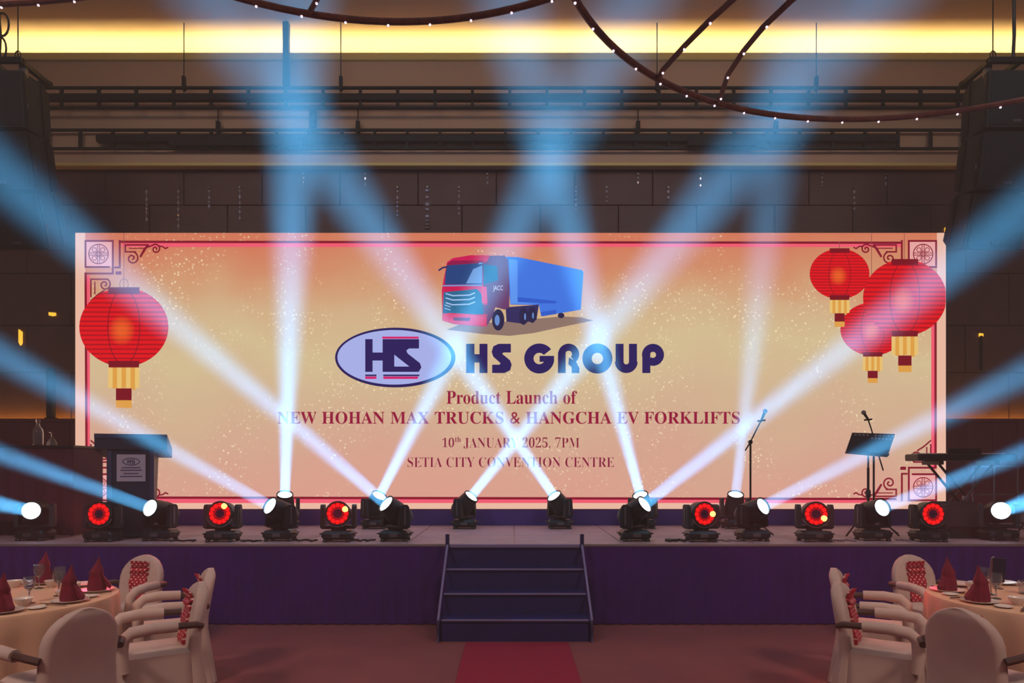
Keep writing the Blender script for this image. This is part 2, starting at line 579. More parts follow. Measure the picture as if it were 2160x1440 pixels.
def annulus(mb, cx, cy, ro, ri, layer, a0=0, a1=360, n=40, ky=1.0, di=None):
    """ring sector, angles in degrees, counter-clockwise on screen"""
    vs = []
    for k in range(n + 1):
        t = math.radians(a0 + (a1 - a0) * k / n)
        for r in (ro, ri):
            vs.append(S(cx + r * math.cos(t), cy - r * math.sin(t) * ky, layer))
    return mb.add(vs, [(2 * i, 2 * i + 1, 2 * i + 3, 2 * i + 2) for i in range(n)])

def spiral(cx, cy, r, turns, a0, sgn=1, n=26, r1=3):
    return [(cx + (r + (r1 - r) * k / n) * math.cos(math.radians(a0 + sgn * 360 * turns * k / n)), cy + (r + (r1 - r) * k / n) * math.sin(math.radians(a0 + sgn * 360 * turns * k / n))) for k in range(n + 1)]

# margin and double border
mg = MB()
for x0, y0, x1, y1 in ((LX0, LY0, 180, LY1), (1976, LY0, LX1, LY1), (180, 1058, 1976, LY1)):
    flat(mg, [(x0, y0), (x1, y0), (x1, y1), (x0, y1)], 1)
mg.build('picture_margin', 'ink_margin', led)
bp = MB()
stroke(bp, [(262, 516), (1896, 516)], 10, 1.2)
stroke(bp, [(330, 1056), (1846, 1056)], 9, 1.6)
stroke(bp, [(186, 585), (186, 990)], 8, 1.6); stroke(bp, [(1968, 585), (1968, 990)], 8, 1.6)
bp.build('border_glow', 'ink_pink', led)
bl = MB()
stroke(bl, [(253, 510), (1900, 512)], 5, 2)
stroke(bl, [(262, 1049), (1888, 1052)], 5, 2)
stroke(bl, [(181, 577), (183, 985)], 5, 2); stroke(bl, [(1973, 577), (1973, 985)], 5, 2)
bl.build('border_line', 'ink_crimson', led)

def corner(fx, fy):
    """fret and scroll ornament, designed for the top left, mirrored by fx / fy"""
    def T(p):
        x, y = p
        x = 130 + x / 3.349
        y = 470 + y / 3.349
        if fx: x = 2155 - x
        if fy: y = 1563 - y
        return (x, y)
    def T2(l): return [T(p) for p in l]
    mb = MB()
    lines = [([(335, 312), (170, 312), (170, 128), (363, 128), (363, 358), (172, 358)], 3.2),
             ([(412, 128), (412, 315), (378, 315)], 3.2),
             ([(394, 354), (412, 354)], 5.5)]
    for l, w in lines:
        stroke(mb, T2(l), w * 1.25, 2)
    sc1 = [([(600, 156), (452, 156), (452, 205), (520, 205)] , 2.4),
           ([(520, 205)] + spiral(500, 250, 45, 1.35, -70, 1, r1=8), 2.4),
           ([(480, 180), (590, 180)], 1.6),
           ([(610, 158), (585, 190), (560, 235)], 3.4),
           ([(575, 215), (600, 175), (640, 160)] + spiral(665, 185, 34, 1.3, -100, 1, r1=6), 2.4),
           ([(690, 165), (715, 168), (735, 182), (750, 174)], 2.2),
           ([(325, 398), (208, 398), (208, 520)], 2.4),
           ([(236, 420), (236, 500)], 2.0),
           ([(325, 398)] + spiral(306, 436, 42, 1.35, -60, 1, r1=8), 2.4),
           ([(300, 480), (260, 505), (210, 548)], 2.4)]
    for l, w in sc1:
        stroke(mb, T2(l), w * 1.35, 2)
    o = mb.build('corner_fret', 'ink_crimson', led)
    eb = MB()
    cx, cy = T((262, 220))
    annulus(eb, cx, cy, 21.5, 19.5, 2)
    annulus(eb, cx, cy, 6.5, 4.8, 2)
    for k in range(4):
        t = PI / 4 + k * PI / 2
        annulus(eb, cx + 12.5 * math.cos(t), cy + 12.5 * math.sin(t), 5.2, 3.8, 2, n=16)
    for d in (-1, 1):
        stroke(eb, [(cx - 19, cy + 2.2 * d), (cx + 19, cy + 2.2 * d)], 1.5, 2)
        stroke(eb, [(cx + 2.2 * d, cy - 19), (cx + 2.2 * d, cy + 19)], 1.5, 2)
    eb.build('corner_emblem', 'ink_crimson', led)
    pk = MB()
    x0, y0 = T((175, 132)); x1, y1 = T((360, 308))
    flat(pk, [(x0, y0), (x1, y0), (x1, y1), (x0, y1)], 1.4)
    pk.build('corner_ground', 'ink_rose', led)
ink('rose', (246, 176, 172))
for fx in (0, 1):
    for fy in (0, 1):
        corner(fx, fy)

# lanterns pictured on the screen
def lantern_material():
    m = bpy.data.materials.new('lantern_picture')
    m.use_nodes = True
    nt = m.node_tree; N, L = nt.nodes, nt.links
    N.remove(N['Principled BSDF'])
    tc = N.new('ShaderNodeTexCoord'); sep = N.new('ShaderNodeSeparateXYZ')
    L.new(tc.outputs['Generated'], sep.inputs[0])
    si = N.new('ShaderNodeMath'); si.operation = 'MULTIPLY'; si.inputs[1].default_value = 2 * PI * 17
    L.new(sep.outputs['Z'], si.inputs[0])
    sn = N.new('ShaderNodeMath'); sn.operation = 'SINE'; L.new(si.outputs[0], sn.inputs[0])
    r = N.new('ShaderNodeValToRGB')
    r.color_ramp.elements[0].position = 0.0; r.color_ramp.elements[0].color = (*lin((168, 0, 26)), 1)
    r.color_ramp.elements[1].position = 0.45; r.color_ramp.elements[1].color = (*lin((236, 4, 26)), 1)
    ma = N.new('ShaderNodeMath'); ma.operation = 'MULTIPLY_ADD'; ma.inputs[1].default_value = 0.5; ma.inputs[2].default_value = 0.5
    L.new(sn.outputs[0], ma.inputs[0]); L.new(ma.outputs[0], r.inputs[0])
    vm = N.new('ShaderNodeVectorMath'); vm.operation = 'DISTANCE'; vm.inputs[1].default_value = (0.48, 0.5, 0.46)
    mp = N.new('ShaderNodeMapping'); mp.inputs['Scale'].default_value = (1.3, 0, 1); mp.inputs['Location'].default_value = (-0.14, 0.5, 0)
    L.new(tc.outputs['Generated'], mp.inputs[0]); L.new(mp.outputs[0], vm.inputs[0])
    gr = N.new('ShaderNodeMapRange'); gr.inputs[1].default_value = 0.05; gr.inputs[2].default_value = 0.2; gr.inputs[3].default_value = 0.62; gr.inputs[4].default_value = 0.0
    L.new(vm.outputs['Value'], gr.inputs[0])
    mx = N.new('ShaderNodeMix'); mx.data_type = 'RGBA'
    L.new(gr.outputs[0], mx.inputs['Factor']); L.new(r.outputs[0], mx.inputs[6]); mx.inputs[7].default_value = (*lin((255, 120, 40)), 1)
    em = N.new('ShaderNodeEmission'); em.inputs[1].default_value = SCREEN
    L.new(mx.outputs[2], em.inputs[0]); L.new(em.outputs[0], N['Material Output'].inputs['Surface'])
    m.cycles.emission_sampling = 'NONE'
    M['lantern_picture'] = m
lantern_material()
def lantern(cx, cy, rx, ry, cap, tas, lay, top=True, xmax=None, k=1.0):
    pts = [(min(x, xmax) if xmax else x, y) for x, y in ell(cx, cy, rx, ry, 48)]
    body = flat(MB(), pts, lay).build('lantern_picture', 'lantern_picture', led)
    cb = MB()
    if top:
        flat(cb, [(cx - cap, cy - ry - 1), (cx + cap, cy - ry - 1), (cx + cap, cy - ry + 13 * k), (cx - cap, cy - ry + 13 * k)], lay + 0.5)
    flat(cb, [(cx - cap, cy + ry - 12 * k), (cx + cap, cy + ry - 12 * k), (cx + cap * 0.96, cy + ry + 2), (cx - cap * 0.96, cy + ry + 2)], lay + 0.5)
    for sx in (-0.36, 0.36):
        stroke(cb, [(cx + sx * rx * math.sin(math.radians(t)), cy - ry * math.cos(math.radians(t)) * 0.95) for t in range(15, 166, 15)], 1.6 * k, lay + 0.4)
    cb.build('lantern_cap', 'ink_darkred', body)
    g = MB(); g2 = MB(); rd = MB()
    y0 = cy + ry + 2
    for j in range(7):
        x0 = cx - cap + 2 * cap * j / 7
        flat(g if j % 2 else g2, [(x0, y0), (x0 + 2 * cap / 7, y0), (x0 + 2 * cap / 7, y0 + tas * (0.95 + 0.08 * (j % 3))), (x0, y0 + tas)], lay + 0.5)
    y1 = y0 + tas
    flat(rd, [(cx - cap * 0.5, y1), (cx + cap * 0.5, y1), (cx + cap * 0.5, y1 + 25 * k), (cx - cap * 0.5, y1 + 25 * k)], lay + 0.6)
    flat(g, [(cx - cap * 0.5, y1 + 25 * k), (cx + cap * 0.5, y1 + 25 * k), (cx + cap * 0.5, y1 + 41 * k), (cx - cap * 0.5, y1 + 41 * k)], lay + 0.6)
    g.build('tassel', 'ink_gold', body); g2.build('tassel', 'ink_goldlight', body)
    rd.build('tassel_knot', 'ink_darkred', body)
lantern(262, 690, 94, 83, 33, 44, 4)
lantern(1840, 694, 68, 56, 21, 30, 4, False, k=0.62)
lantern(1770, 578, 63, 53, 21, 28, 6, True, k=0.7)
lantern(1907, 628, 88, 80, 28, 40, 8, True, 1993, k=0.85)
wr = MB()
stroke(wr, [(262, 492), (262, 606)], 1.2, 3); stroke(wr, [(1770, 510), (1770, 526)], 1.2, 3); stroke(wr, [(1907, 493), (1907, 548)], 1.2, 3); stroke(wr, [(1838, 493), (1838, 640)], 1.2, 3)
stroke(wr, ell(262, 600, 9, 12, 20), 1.2, 3)
wr.build('lantern_wire', 'ink_wire', led)

# truck picture, traced in sixths of a pixel from (900, 520)
def Z8(l): return [(900 + x / 6, 520 + y / 6) for x, y in l]
tr = bpy.data.objects.new('truck_picture', flat(MB(), Z8([(255, 1052), (420, 985), (1000, 950), (1700, 885), (1950, 895), (2110, 935), (1700, 1020), (1350, 1095), (1050, 1130), (700, 1105)]), 3).mesh('truck_picture', 'ink_shadow', off=led.location))
COL.objects.link(tr)
tr.parent = led
def tp(name, m, polys, lay):
    mb = MB()
    for p in polys:
        flat(mb, Z8(p), lay)
    return mb.build(name, m, tr)
tp('trailer', 'ink_trailer', [[(1010, 130), (1160, 135), (1970, 300), (1985, 335), (1950, 800), (1450, 885), (1420, 740), (1060, 735)]], 4)
tp('trailer_front', 'ink_trailer_light', [[(1040, 160), (1150, 172), (1150, 700), (1065, 712)], [(1062, 700), (1420, 706), (1420, 722), (1064, 726)]], 5)
tp('trailer_skirt', 'ink_trailer_dark', [[(1150, 640), (1640, 690), (1640, 720), (1420, 720), (1150, 705)], [(1450, 885), (1440, 830), (1640, 800), (1640, 855)]], 5)
tp('chassis', 'ink_under', [[(1000, 770), (1420, 735), (1390, 930), (1200, 975), (1010, 950)]], 4.5)
tp('cab_side', 'ink_cab_side', [[(760, 120), (990, 115), (1030, 180), (1050, 520), (1045, 770), (990, 800), (870, 770), (830, 900), (760, 1010), (690, 1000), (690, 160)]], 6)
tp('side_window', 'ink_teal', [[(722, 225), (890, 250), (905, 430), (722, 480)]], 7)
tp('cab_front', 'ink_cab', [[(260, 200), (330, 150), (560, 112), (800, 115), (770, 185), (712, 212), (712, 500), (760, 520), (770, 700), (760, 1010), (700, 1012), (350, 985), (200, 940), (193, 560), (215, 420)]], 7)
tp('roof_shade', 'ink_cab_dark', [[(262, 215), (330, 180), (720, 180), (715, 215), (262, 245)]], 8)
tp('windscreen', 'ink_screen_blue', [[(258, 240), (714, 210), (704, 482), (232, 486), (240, 340)]], 8)
tp('windscreen_glare', 'ink_screen_light', [[(590, 290), (706, 240), (700, 470), (500, 470)], [(660, 210), (712, 205), (700, 226), (655, 230)], [(205, 492), (700, 484), (700, 502), (205, 508)]], 9)
tp('grille', 'ink_teal', [[(218, 580), (640, 540), (690, 600), (722, 720), (722, 860), (640, 862), (300, 842), (205, 850)]], 8)
gb = MB()
for y in (0, 55, 115):
    stroke(gb, Z8([(250, 600 + y), (330, 625 + y), (540, 618 + y), (605, 592 + y)]), 2.6, 9)
for y in (0, 40):
    stroke(gb, Z8([(235, 745 + y), (300, 765 + y)]), 1.8, 9)
gb.build('grille_bar', 'ink_chev', tr)
tp('bumper', 'ink_bumper', [[(205, 855), (480, 852), (740, 900), (765, 1005), (500, 988), (208, 940)], [(690, 505), (760, 515), (765, 720), (700, 720)]], 9)
tp('bumper_slot', 'ink_cab_side', [[(330, 900), (560, 905), (540, 945), (350, 940)], [(700, 740), (800, 740), (790, 860), (730, 860)]], 10)
wh = MB()
for cx, cy, rx, ry in ((905, 930, 78, 135), (1225, 885, 58, 108), (1335, 868, 55, 100), (1700, 875, 42, 34)):
    flat(wh, [(900 + x / 6, 520 + y / 6) for x, y in ell(cx, cy, rx, ry, 24)], 8)
wh.build('wheel', 'ink_tyre', tr)
hb = MB()
for cx, cy, rx, ry in ((893, 935, 32, 68), (1245, 890, 12, 44), (1345, 876, 11, 40)):
    flat(hb, [(900 + x / 6, 520 + y / 6) for x, y in ell(cx, cy, rx, ry, 20)], 9)
hb.build('wheel_hub', 'ink_hub', tr)
mi = MB()
stroke(mi, Z8([(255, 262), (205, 272), (160, 302)]), 3.5, 9)
mi.build('wing_mirror', 'ink_under', tr)

# company mark and name
def Z7(l): return [(680 + x / 2.842, 500 + y / 2.842) for x, y in l]
def q7(x, y): return (680 + x / 2.842, 500 + y / 2.842)
def rect7(mb, x0, y0, x1, y1, lay): return flat(mb, Z7([(x0, y0), (x1, y0), (x1, y1), (x0, y1)]), lay)
mk = MB()
flat(mk, ell(834, 754, 127, 63, 72), 3)
logo = mk.build('logo_oval', 'ink_navy', led)
flat(MB(), ell(832, 753.5, 120, 57.5, 72), 4).build('logo_ground', 'ink_lavender', logo)
lg = MB()
rect7(lg, 258, 612, 302, 808, 5); rect7(lg, 300, 692, 365, 740, 5); rect7(lg, 362, 612, 432, 808, 5)
flat(lg, Z7([(432, 612), (580, 612), (580, 668), (520, 668), (504, 680), (512, 698), (586, 756), (594, 782), (578, 808), (432, 808), (432, 776), (522, 776), (432, 705)]), 5)
rect7(lg, 258, 824, 325, 834, 5); rect7(lg, 366, 824, 582, 834, 5)
lg.build('logo_letters', 'ink_navy', logo)
lr = MB()
rect7(lr, 360, 597, 578, 609, 5); rect7(lr, 258, 836, 325, 850, 5); rect7(lr, 366, 836, 574, 850, 5)
lr.build('logo_stripe', 'ink_hotpink', logo)
gp = MB()
rect7(gp, 862, 640, 912, 815, 5); rect7(gp, 942, 640, 990, 815, 5); rect7(gp, 910, 702, 944, 752, 5)
flat(gp, Z7([(1130, 640), (1130, 692), (1086, 692), (1078, 700), (1124, 738), (1135, 764), (1126, 798), (1092, 815), (1018, 815), (1018, 765), (1062, 765), (1068, 756), (1024, 716), (1015, 688), (1025, 655), (1056, 640)]), 5)
def ring7(cx, cy, ro, ri, a0=0, a1=360):
    x, y = q7(cx, cy)
    annulus(gp, x, y, ro / 2.842, ri / 2.842, 5, a0, a1)
ring7(1300, 728, 90, 34, 38, 352); rect7(gp, 1302, 712, 1389, 748, 5)
rect7(gp, 1412, 690, 1458, 815, 5); ring7(1476, 702, 63, 20, -50, 190)
flat(gp, Z7([(1478, 722), (1520, 745), (1540, 785), (1540, 815), (1494, 815), (1494, 780), (1474, 762)]), 5)
ring7(1648, 728, 90, 34)
rect7(gp, 1757, 640, 1805, 748, 5); rect7(gp, 1837, 640, 1885, 748, 5); ring7(1821, 747, 68, 16, 180, 360)
rect7(gp, 1917, 690, 1965, 815, 5); ring7(1981, 706, 66, 18, -130, 190)
gp.build('company_name', 'ink_navy', led)

# serif lettering (mathematical bold glyphs of the built-in font stack)
def serif(t):
    out = ''
    for c in t:
        if 'A' <= c <= 'Z': out += chr(0x1D400 + ord(c) - 65)
        elif 'a' <= c <= 'z': out += chr(0x1D41A + ord(c) - 97)
        elif '0' <= c <= '9': out += chr(0x1D7CE + ord(c) - 48)
        else: out += c
    return out
def lettering(name, t, x0, y0, x1, y1, m, lay=5, off=0.0, fancy=True, parent=None):
    cu = bpy.data.curves.new(name, 'FONT')
    cu.body = serif(t) if fancy else t
    cu.size = 1.0
    cu.offset = off
    cu.resolution_u = 4
    cu.space_word = 1.1
    o = bpy.data.objects.new(name, cu)
    COL.objects.link(o)
    dg = bpy.context.evaluated_depsgraph_get()
    me = bpy.data.meshes.new_from_object(o.evaluated_get(dg))
    bpy.data.objects.remove(o)
    bpy.data.curves.remove(cu)
    xs = [v.co.x for v in me.vertices]; ys_ = [v.co.y for v in me.vertices]
    ax, bx, ay, by = min(xs), max(xs), min(ys_), max(ys_)
    for v in me.vertices:
        p = S(x0 + (v.co.x - ax) / (bx - ax) * (x1 - x0), y1 - (v.co.y - ay) / (by - ay) * (y1 - y0), lay)
        v.co = p - led.location
    me.materials.clear()
    me.materials.append(M[m])
    me.name = name
    o = bpy.data.objects.new(name, me)
    COL.objects.link(o)
    o.parent = parent or led
    return o
lettering('event_lettering', 'Product Launch of', 942, 824, 1217, 852, 'ink_title')
lettering('event_lettering', 'NEW HOHAN MAX TRUCKS & HANGCHA EV FORKLIFTS', 586, 868, 1560, 894, 'ink_title')
lettering('date_lettering', '10', 933, 923, 958, 943, 'ink_thin', off=-0.012)
lettering('date_lettering', 'th', 960, 921, 972, 932, 'ink_thin', off=-0.008)
lettering('date_lettering', 'JANUARY 2025, 7PM', 978, 922, 1222, 947, 'ink_thin', off=-0.012)
lettering('venue_lettering', 'SETIA CITY CONVENTION CENTRE', 860, 964, 1295, 985, 'ink_thin', off=-0.012)
lettering('cab_lettering', 'JACC', 1040, 603, 1061, 616, 'ink_white', 10, fancy=False, parent=tr)

# ================================================================== STAGE LIGHTS
def fixture_meshes():
    d = {}
    b = MB().box(-0.17, 0.17, -0.15, 0.15, 0.025, 0.125, 0.03)
    d['base'] = b.mesh('base', 'black_plastic')
    ft = MB()
    ft.lathe([(0.025, 0), (0.03, 0.012), (0.022, 0.03)], 10)
    d['foot'] = ft.mesh('foot', 'black_plastic', True)
    d['display'] = MB().box(-0.045, 0.045, -0.158, -0.149, 0.055, 0.095, 0.003).mesh('display', 'grey_metal')
    hd = MB().tube([(0.165, -0.08, 0.09), (0.195, -0.08, 0.09), (0.195, 0.08, 0.09), (0.165, 0.08, 0.09)], 0.009, 6)
    d['handle'] = hd.mesh('handle', 'black_metal', True)
    y = MB()
    y.lathe([(0.085, 0.0), (0.09, 0.03)], 16, (0, 0, 0.12))
    y.box(-0.2, 0.2, -0.065, 0.065, 0.145, 0.185, 0.015)
    for s in (-1, 1):
        y.hull([(s * xx, yy, zz) for xx in (0.155, 0.2) for yy, zz in ((-0.075, 0.16), (0.075, 0.16), (-0.06, 0.40), (0.06, 0.40), (-0.035, 0.425), (0.035, 0.425))])
    d['yoke'] = y.mesh('yoke', 'black_plastic')
    t = MB().box(0.197, 0.206, -0.012, 0.012, 0.2, 0.4)
    d['yoke_trim'] = t.mesh('yoke_trim', 'grey_metal')
    # beam head, axis +Z, pivot at the origin
    h = MB()
    h.lathe([(0.05, -0.20), (0.105, -0.19), (0.128, -0.15), (0.132, -0.02), (0.125, 0.06), (0.112, 0.13), (0.108, 0.165), (0.098, 0.165), (0.097, 0.15)], 24)
    for k in range(4):
        h.lathe([(0.134, -0.13 + k * 0.025), (0.138, -0.125 + k * 0.025), (0.138, -0.118 + k * 0.025), (0.134, -0.113 + k * 0.025)], 24, cap0=False, cap1=False)
    d['head'] = h.mesh('head', 'black_plastic', True)
    l = MB()
    l.lathe([(0.096, 0.152), (0.08, 0.163), (0.045, 0.171), (0.001, 0.174)], 24)
    d['lens'] = l.mesh('lens', 'lens_white', True)
    bz = MB()
    bz.lathe([(0.11, 0.14), (0.115, 0.15), (0.113, 0.168), (0.10, 0.168)], 24, cap0=False, cap1=False)
    d['bezel'] = bz.mesh('bezel', 'black_metal', True)
    # wash head
    w = MB()
    w.lathe([(0.06, -0.13), (0.12, -0.12), (0.14, -0.07), (0.138, 0.05), (0.146, 0.09), (0.140, 0.105), (0.128, 0.105), (0.126, 0.085)], 28)
    d['wash_head'] = w.mesh('head', 'black_plastic', True)
    rg = MB()
    rg.lathe([(0.124, 0.088), (0.124, 0.094), (0.050, 0.094), (0.050, 0.088)], 28, cap0=False, cap1=False)
    d['ring'] = rg.mesh('led_ring', 'led_red_dim')
    le = MB()
    le.lathe([(0.024, 0.093), (0.021, 0.101), (0.011, 0.106), (0.001, 0.107)], 10)
    d['cell'] = le.mesh('led_cell', 'led_red', True)
    ce = MB()
    ce.lathe([(0.0195, 0.093), (0.016, 0.10), (0.001, 0.104)], 8)
    d['cell_off'] = ce.mesh('led_cell', 'led_core', True)
    ho = MB()
    ho.lathe([(0.036, 0.096), (0.032, 0.108), (0.016, 0.116), (0.001, 0.118)], 12)
    d['hot'] = ho.mesh('led_cell', 'led_hot', True)
    ar = MB()
    n = 14
    ar.tube([(0.155 * math.cos(math.radians(200 + 140 * k / n)), 0.155 * math.sin(math.radians(200 + 140 * k / n)), 0.095) for k in range(n + 1)], 0.006, 6)
    d['crescent'] = ar.mesh('chrome_crescent', 'chrome_trim', True)
    return d
emis('led_core', (90, 14, 60), 0.35)
FX = fixture_meshes()
ZP = 0.335        # pivot height above the stage

def base_parts(t, pan):
    bs = inst('base', FX['base'], t)
    for x in (-0.13, 0.13):
        for y in (-0.11, 0.11):
            inst('foot', FX['foot'], bs, (x, y, 0))
    inst('display', FX['display'], bs)
    inst('handle', FX['handle'], bs)
    inst('handle', FX['handle'], bs, rot=(0, 0, PI))
    yk = inst('yoke', FX['yoke'], t, (0, 0, 0), (0, 0, pan))
    inst('yoke_trim', FX['yoke_trim'], yk)
    inst('yoke_trim', FX['yoke_trim'], yk, rot=(0, 0, PI))

def beam_light(px, py, Y, tx, ty, TY, label, power=1.0, size=7.0, lens_s=None):
    p, q = P(px, py, Y), P(tx, ty, TY)
    d = (q - p).normalized()
    piv = p - d * 0.17
    t = thing('moving_head_beam_light', label, 'stage light', (piv.x, piv.y, ZS), group='moving head beam lights on the stage')
    pan = math.atan2(d.y, d.x) + PI / 2
    base_parts(t, pan)
    rot = d.to_track_quat('Z', 'Y').to_euler()
    h = inst('head', FX['head'], t, (0, 0, ZP), rot)
    inst('lens', FX['lens'], h)
    inst('bezel', FX['bezel'], h)
    l = bpy.data.lights.new('beam', 'AREA')
    l.shape = 'DISK'
    l.size = 0.14
    l.energy = BEAM_POWER * power
    l.color = BEAM_BLUE
    l.spread = math.radians(size)
    o = bpy.data.objects.new('beam', l)
    COL.objects.link(o)
    o.parent = h
    o.location = (0, 0, 0.178)
    o.rotation_euler = (PI, 0, 0)
    return t

YF, YR = 8.2, 9.95
L0 = 'black moving-head beam light '
# front row along the stage edge
beam_light(65, 1068, YF, -60, 1040, 6.6, L0 + 'in front of the low black stand', 0.12, 5)
beam_light(315, 1068, YF, -40, 940, 6.4, L0 + 'in front of the lectern, its beam crossing the column', 0.16, 5)
beam_light(568, 1068, YF, -30, 735, 6.0, L0 + 'between the two red wash lights beside the lectern', 0.2, 6.5)
beam_light(813, 1068, YF, -30, 350, 5.8, L0 + 'first at the stage edge on the lectern side of the stairs', 0.3, 7.5)
beam_light(1361, 1068, YF, 2190, 430, 5.8, L0 + 'first at the stage edge on the keyboard side of the stairs', 0.3, 7.5)
beam_light(1611, 1068, YF, 2190, 775, 6.0, L0 + 'beside the foot of the tall boom microphone stand', 0.2, 6.5)
beam_light(1862, 1070, YF, 2190, 942, 6.4, L0 + 'in front of the music stand tripod', 0.16, 5)
beam_light(2112, 1072, YF, 2200, 1042, 6.6, L0 + 'in front of the metal frame rack', 0.12, 5)
# rear row close to the screen
beam_light(601, 1054, YR, 622, 300, 7.9, L0 + 'near the screen, shooting straight up on the lectern side', 0.55, 10)
beam_light(801, 1056, YR, 1190, 300, 7.9, L0 + 'near the screen, aimed up across the oval logo', 0.45, 10)
beam_light(995, 1054, YR, 1700, 180, 7.9, L0 + 'near the screen behind the stairs, leaning to the keyboard side', 0.5, 10)
beam_light(1168, 1054, YR, 655, 300, 7.9, L0 + 'near the screen behind the stairs, leaning to the lectern side', 0.5, 10)
beam_light(1350, 1054, YR, 1150, 300, 7.9, L0 + 'near the screen, aimed up across the company name', 0.45, 10)
beam_light(1552, 1056, YR, 1640, 300, 7.9, L0 + 'near the screen, beside the boom microphone stand pole', 0.22, 10)

def wash_light(px, py, dx, dz, label, hot=None):
    d = Vector((dx, -1, dz)).normalized()
    p = P(px, py, YF - 0.06)
    piv = p - d * 0.1
    t = thing('moving_head_wash_light', label, 'stage light', (piv.x, piv.y, ZS), group='red moving head wash lights on the stage edge')
    pan = math.atan2(d.y, d.x) + PI / 2
    base_parts(t, pan)
    h = inst('head', FX['wash_head'], t, (0, 0, ZP - 0.02), d.to_track_quat('Z', 'Y').to_euler())
    inst('led_ring', FX['ring'], h)
    inst('chrome_crescent', FX['crescent'], h)
    for k in range(12):
        a_ = 2 * PI * k / 12
        if hot is not None and k == hot:
            inst('led_cell', FX['hot'], h, (0.098 * math.cos(a_), 0.098 * math.sin(a_), 0))
        else:
            inst('led_cell', FX['cell'], h, (0.098 * math.cos(a_), 0.098 * math.sin(a_), 0))
    for k in range(6):
        a_ = 2 * PI * k / 6
        inst('led_cell', FX['cell_off'], h, (0.034 * math.cos(a_), 0.034 * math.sin(a_), 0))
    l = bpy.data.lights.new('red_wash', 'SPOT')
    l.energy = 90; l.color = (1, 0.03, 0.08); l.spot_size = math.radians(75); l.spot_blend = 1.0; l.shadow_soft_size = 0.1
    o = bpy.data.objects.new('red_wash', l)
    COL.objects.link(o); o.parent = h; o.location = (0, 0, 0.13); o.rotation_euler = (PI, 0, 0)
W0 = 'red LED wash light, '
wash_light(208, 1086, 0.02, 0.05, W0 + 'against the foot of the lectern')
wash_light(463, 1084, 0.0, 0.12, W0 + 'a hot lamp at its top, beside the lectern', 2)
wash_light(712, 1083, 0.1, 0.12, W0 + 'a hot lamp at its top, second from the lectern', 1)
wash_light(1487, 1084, 0.2, 0.05, W0 + 'large hot lamp at its rim, between stairs and boom microphone stand', 0)
wash_light(1722, 1086, -0.15, 0.05, W0 + 'a small hot lamp at its lower rim, beside the music stand', 11)
wash_light(1969, 1088, 0.0, 0.05, W0 + 'in front of the keyboard stand')

# ================================================================== LECTERN, BOTTLE TABLE
lx0, lx1, ly = -4.92, -4.42, 8.58
lec = thing('lectern', 'dark wooden lectern with a slanted top and a pale placard', 'lectern', (-4.67, ly + 0.2, ZS))
MB().hull([(x, y, z) for x, y, z in ((lx0 + .03, ly, ZS), (lx1 - .03, ly, ZS), (lx0 + .03, ly + .4, ZS), (lx1 - .03, ly + .4, ZS), (lx0, ly - .02, 1.98), (lx1, ly - .02, 1.98), (lx0, ly + .42, 1.90), (lx1, ly + .42, 1.90))]).build('column', 'lectern_black', lec)
for x in (lx0 + 0.02, lx1 - 0.02):
    MB().box(x - 0.025, x + 0.025, ly - 0.045, ly + 0.0, ZS, 1.96, 0.006).build('corner_trim', 'lectern_trim', lec)
MB().hull([(x, y, z) for x in (-5.05, -4.27) for y, z in ((ly - 0.06, 1.97), (ly - 0.06, 2.15), (ly + 0.5, 1.88), (ly + 0.5, 2.0))]).build('slanted_top', 'lectern_black', lec)
MB().box(-5.05, -4.27, ly - 0.075, ly - 0.06, 2.10, 2.155, 0.004).build('top_lip', 'lectern_trim', lec)
MB().box(lx0 - 0.05, lx1 + 0.05, ly - 0.04, ly + 0.44, ZS, ZS + 0.05, 0.01).build('plinth', 'lectern_black', lec)
pl = MB().box(-4.82, -4.51, ly - 0.035, ly - 0.022, 1.585, 1.91, 0.002).build('placard', 'placard', lec)
def wring(cx, cz, rx, rz, w, y, n=28):
    mb = MB()
    vs = []
    for k in range(n):
        t = 2 * PI * k / n
        vs += [(cx + rx * math.cos(t), y, cz + rz * math.sin(t)), (cx + (rx - w) * math.cos(t), y, cz + (rz - w) * math.sin(t))]
    mb.add(vs, [(2 * k, 2 * k + 1, (2 * k + 3) % (2 * n), (2 * k + 2) % (2 * n)) for k in range(n)])
    return mb
pi_ = wring(-4.665, 1.825, 0.095, 0.046, 0.01, ly - 0.037)
for x0, x1, z0, z1 in ((-4.655, -4.643, 1.80, 1.85), (-4.63, -4.618, 1.80, 1.85), (-4.645, -4.625, 1.82, 1.83), (-4.61, -4.575, 1.84, 1.85), (-4.61, -4.60, 1.825, 1.85), (-4.61, -4.575, 1.82, 1.83), (-4.585, -4.575, 1.80, 1.83), (-4.61, -4.575, 1.80, 1.81)):
    pi_.box(x0 - 0.05, x1 - 0.05, ly - 0.038, ly - 0.0345, z0, z1)
for i, (w, z) in enumerate(((0.2, 1.745), (0.23, 1.715), (0.16, 1.675), (0.24, 1.64))):
    pi_.box(-4.665 - w / 2, -4.665 + w / 2, ly - 0.038, ly - 0.0345, z, z + 0.012)
pi_.build('placard_print', 'placard_ink', pl)
lec.rotation_euler.z = math.radians(20)

